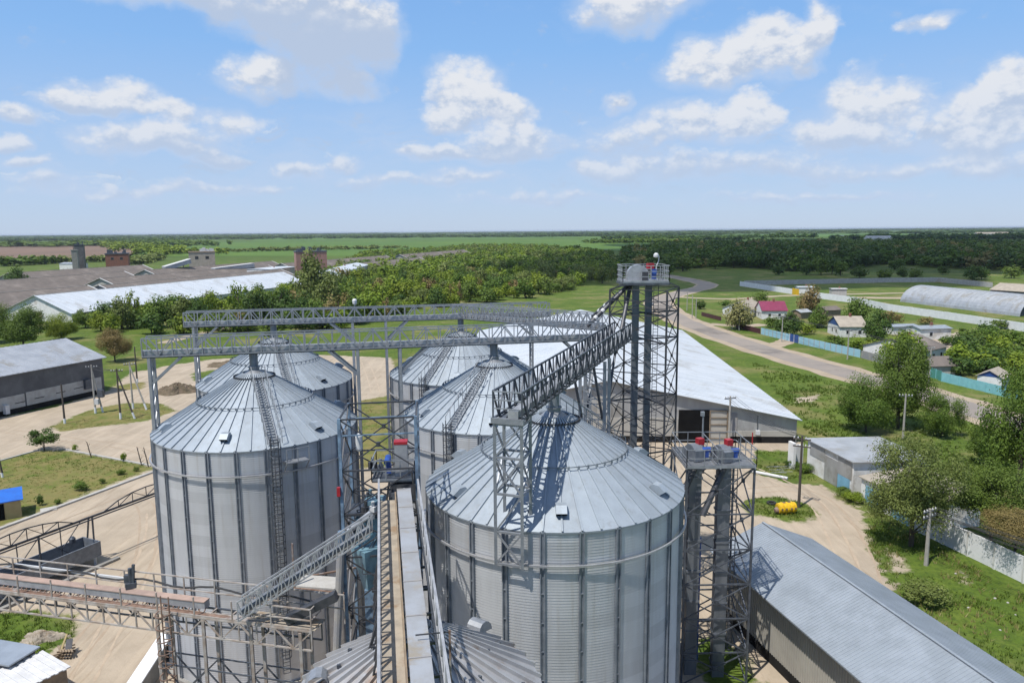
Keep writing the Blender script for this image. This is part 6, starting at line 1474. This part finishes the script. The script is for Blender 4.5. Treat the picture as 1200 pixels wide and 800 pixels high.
for m, k0 in (('leaf_dark', 0), ('leaf_mid', 1), ('leaf_brown', 9)):
    q = fp_[9::10] if k0 == 9 else np.concatenate([fp_[k0::10], fp_[k0 + 2::10], fp_[k0 + 4::10], fp_[k0 + 6::10]] + ([fp_[8::10]] if k0 == 0 else []))
    mass('forest', q, rng.uniform(9, 15, len(q)), rng.uniform(13, 19, len(q)), m, 4, 170, .22)
# tree belts towards the horizon
def belt(p0, p1, n, hmin, hmax, w, jit, m):
    t = rng.random(n); P = np.stack([np.array([lerp(p0, p1, x)[0] for x in t]) + rng.normal(0, jit, n), np.array([lerp(p0, p1, x)[1] for x in t]) + rng.normal(0, jit, n)], 1); return P, rng.uniform(hmin, hmax, n), rng.uniform(w * .7, w * 1.3, n), m
BELTS = []
for (a, b, n, h0, h1, w, j, m) in (
    ((200, 297), (470, 291), 90, 5, 9, 14, 8, 'leaf_olive'), ((125, 287), (215, 300), 170, 9, 15, 18, 22, 'leaf_bright'), ((140, 283), (230, 289), 160, 10, 16, 22, 60, 'leaf_mid'), ((60, 309), (130, 306), 26, 6, 10, 13, 8, 'leaf_olive'), ((0, 312), (60, 309), 20, 7, 11, 15, 8, 'leaf_mid'), ((150, 310), (190, 304), 34, 7, 11, 14, 6, 'leaf_olive'),
    ((-40, 284), (150, 281), 220, 11, 17, 28, 60, 'leaf_dark'), ((330, 279), (720, 277), 260, 9, 15, 28, 40, 'leaf_dark'), ((720, 281), (870, 281), 170, 10, 16, 26, 30, 'leaf_dark'), ((860, 279), (960, 279), 30, 12, 18, 26, 20, 'leaf_dark'), ((1000, 281), (1220, 280), 160, 12, 18, 30, 40, 'leaf_dark'),
    ((700, 285), (800, 284), 80, 8, 13, 20, 30, 'leaf_mid')):
    BELTS.append(belt(xy(*a), xy(*b), n, h0, h1, w, j, m))
for Y, n, m in ((2300, 150, 'leaf_mid'), (4200, 420, 'leaf_dark'), (5000, 460, 'leaf_mid'), (5900, 520, 'leaf_dark'), (7200, 620, 'leaf_dark'), (9000, 700, 'leaf_mid'), (11500, 800, 'leaf_dark'), (15000, 900, 'leaf_dark')):
    if Y < 3000: X0, X1 = -1750, -900
    else: X0, X1 = -.85 * Y, .85 * Y
    x = rng.uniform(X0, X1, n); x = x + np.round(x / 900) * 0; keep = (np.sin(x / 730 + Y) + np.sin(x / 310 + 2 * Y)) > -.9
    x = x[keep]; P = np.stack([x, Y + rng.normal(0, Y * .03, len(x)) + x * .06], 1); s = 1 + Y / 5000
    BELTS.append((P, rng.uniform(10, 17, len(x)), rng.uniform(24, 44, len(x)) * s, m))
for P, hs, ws, m in BELTS: mass('tree_belt', P, hs, ws, m, 3, 70, .34)
# rough grass: leaf blades in tufts where the ground is grassy
def grass(polys, dens, hmin, hmax, m, seed, lean=.35, blades=5, w=.035, avoid=()):
    g = np.random.default_rng(seed); Vs = []
    for poly in polys:
        P = np.array(poly); lo_, hi_ = P.min(0), P.max(0); n = int((hi_[0] - lo_[0]) * (hi_[1] - lo_[1]) * dens); q = g.uniform(lo_, hi_, (n, 2)); q = q[sdist(q[:, 0], q[:, 1], poly) > .1]
        for av in avoid: q = q[sdist(q[:, 0], q[:, 1], av) < 0]
        cl = np.zeros(len(q))
        for sc, am in ((.9, .5), (2.3, .8), (6.0, 1.0)):
            G_ = g.normal(size=(96, 96)); u = (q - lo_) / sc; i = np.floor(u).astype(int); f = u - i; f = f * f * (3 - 2 * f); i %= 95
            cl += am * ((G_[i[:, 0], i[:, 1]] * (1 - f[:, 0]) + G_[i[:, 0] + 1, i[:, 1]] * f[:, 0]) * (1 - f[:, 1]) + (G_[i[:, 0], i[:, 1] + 1] * (1 - f[:, 0]) + G_[i[:, 0] + 1, i[:, 1] + 1] * f[:, 0]) * f[:, 1])
        q = q[cl + g.normal(0, .5, len(q)) > .1]
        Vs.append(q)
    q = np.concatenate(Vs); q = np.repeat(q, blades, 0) + g.normal(0, .12, (len(q) * blades, 2)); n = len(q); a = g.uniform(0, 6.28, n); h = g.uniform(hmin, hmax, n); d = np.stack([np.cos(a), np.sin(a)], 1); e = g.normal(0, lean, (n, 2)) * h[:, None]; ww = w * (1 + h)[:, None]
    A = np.concatenate([q - d * ww, np.zeros((n, 1))], 1); B = np.concatenate([q + d * ww, np.zeros((n, 1))], 1); C_ = np.concatenate([q + e, h[:, None]], 1)
    V = np.stack([A, B, C_], 1).reshape(-1, 3); F = np.arange(n * 3).reshape(-1, 3); structure(link('grass', np_mesh('grass', V, F, m, False, np.clip(g.random(n) * .8 + .1, 0, 1))), 'stuff')
M['grass_green'] = foliage('fresh_grass_blades', (.065, .115, .014), (.13, .18, .028), (.10, .14, .02)); M['grass_dry'] = foliage('dry_grass_blades', (.19, .175, .05), (.32, .275, .12), (.25, .21, .085))
right = PX((1012, 622), (1040, 596), (1100, 640), (1230, 712), (1230, 830), (1100, 760), (1045, 700), (1022, 650))
mid_r = PX((884, 530), (940, 530), (960, 566), (926, 562), (880, 551)); fld = PX((880, 425), (990, 450), (1075, 475), (1150, 500), (1210, 530), (1200, 600), (1050, 520), (950, 510), (940, 500))
grass([right, mid_r, lawns['yellow_island'], lawns['gate_verge'], lawns['conveyor_verge']], 7, .12, .42, 'grass_green', 1); grass([right], 2.2, .15, .5, 'grass_dry', 2)
grass([fld], 2.6, .2, .6, 'grass_green', 3, w=.06); grass([lawns['lawn'], lawns['pole_island'], lawns['silo_verge']], 3, .06, .18, 'grass_dry', 4); grass([lawns['lawn']], 2.5, .06, .2, 'grass_green', 5)
# ------------------------------------------------------------------ cloud overhead that shades the far right, and the air
def cloud():
    g = np.random.default_rng(4); V, F = [], []; o = 0; n, k = 20, 12
    th = np.arange(n) * 2 * np.pi / n; ph = np.linspace(0, np.pi, k); base = np.stack([np.outer(np.sin(ph), np.cos(th)).ravel(), np.outer(np.sin(ph), np.sin(th)).ravel(), np.repeat(np.cos(ph), n)], 1)
    i = np.arange(k - 1)[:, None] * n; j = np.arange(n)[None, :]; jn = (j + 1) % n; f = np.stack([i + j, i + n + j, i + n + jn, i + jn], -1).reshape(-1, 4); H = 800.0; ox, oy = -SDIR.x / SDIR.z * H, -SDIR.y / SDIR.z * H
    foot = [(140, 470), (420, 520), (700, 620), (200, 700), (450, 800), (760, 900), (1000, 900), (250, 980), (520, 1150), (850, 1250), (1200, 1250), (380, 1400), (700, 1600), (1100, 1700), (1450, 1650), (900, 2000), (1300, 2100), (320, 590), (600, 480), (900, 680)]
    for x, y in foot:
        x *= KS; y *= KS
        r = g.uniform(130, 190) * (1 if y < 800 else 1.5); P = base * np.array([r, r * 1.0, r * .42]) * (1 + .12 * np.sin(base[:, :1] * 7 + x) * np.cos(base[:, 1:2] * 6 + y)); P[:, 2] = np.where(P[:, 2] < 0, P[:, 2] * .4, P[:, 2]); V.append(P + np.array([x - ox, y + 60 - oy, H])); F.append(f + o); o += len(P)
    m = bpy.data.materials.new('cloud_white'); N, L = nodes_of(m); out = N['Material Output']; b = N['Principled BSDF']; b.inputs['Base Color'].default_value = (.9, .9, .92, 1); b.inputs['Roughness'].default_value = 1; tr = N.new('ShaderNodeBsdfTransparent'); tl = N.new('ShaderNodeBsdfTranslucent'); tl.inputs['Color'].default_value = (.85, .87, .9, 1); m1 = N.new('ShaderNodeMixShader'); m1.inputs[0].default_value = .5; L.new(b.outputs[0], m1.inputs[1]); L.new(tl.outputs[0], m1.inputs[2]); m2 = N.new('ShaderNodeMixShader'); m2.inputs[0].default_value = .42; L.new(m1.outputs[0], m2.inputs[1]); L.new(tr.outputs[0], m2.inputs[2]); L.new(m2.outputs[0], out.inputs['Surface'])
    structure(link('cloud', np_mesh('cloud', np.concatenate(V), np.concatenate(F), m, True)))
cloud()
def haze():
    m = bpy.data.materials.new('haze_air'); m.use_nodes = True; N, L = m.node_tree.nodes, m.node_tree.links; N.clear(); out = N.new('ShaderNodeOutputMaterial'); pv = N.new('ShaderNodeVolumePrincipled'); pv.inputs['Color'].default_value = (.80, .88, 1.0, 1); pv.inputs['Density'].default_value = 4.0e-5; pv.inputs['Anisotropy'].default_value = .2; L.new(pv.outputs[0], out.inputs['Volume'])
    o = MB().box((0, 0, 17.8), (56000, 56000, 38)).build('haze', m); structure(o, 'stuff'); return o
haze()
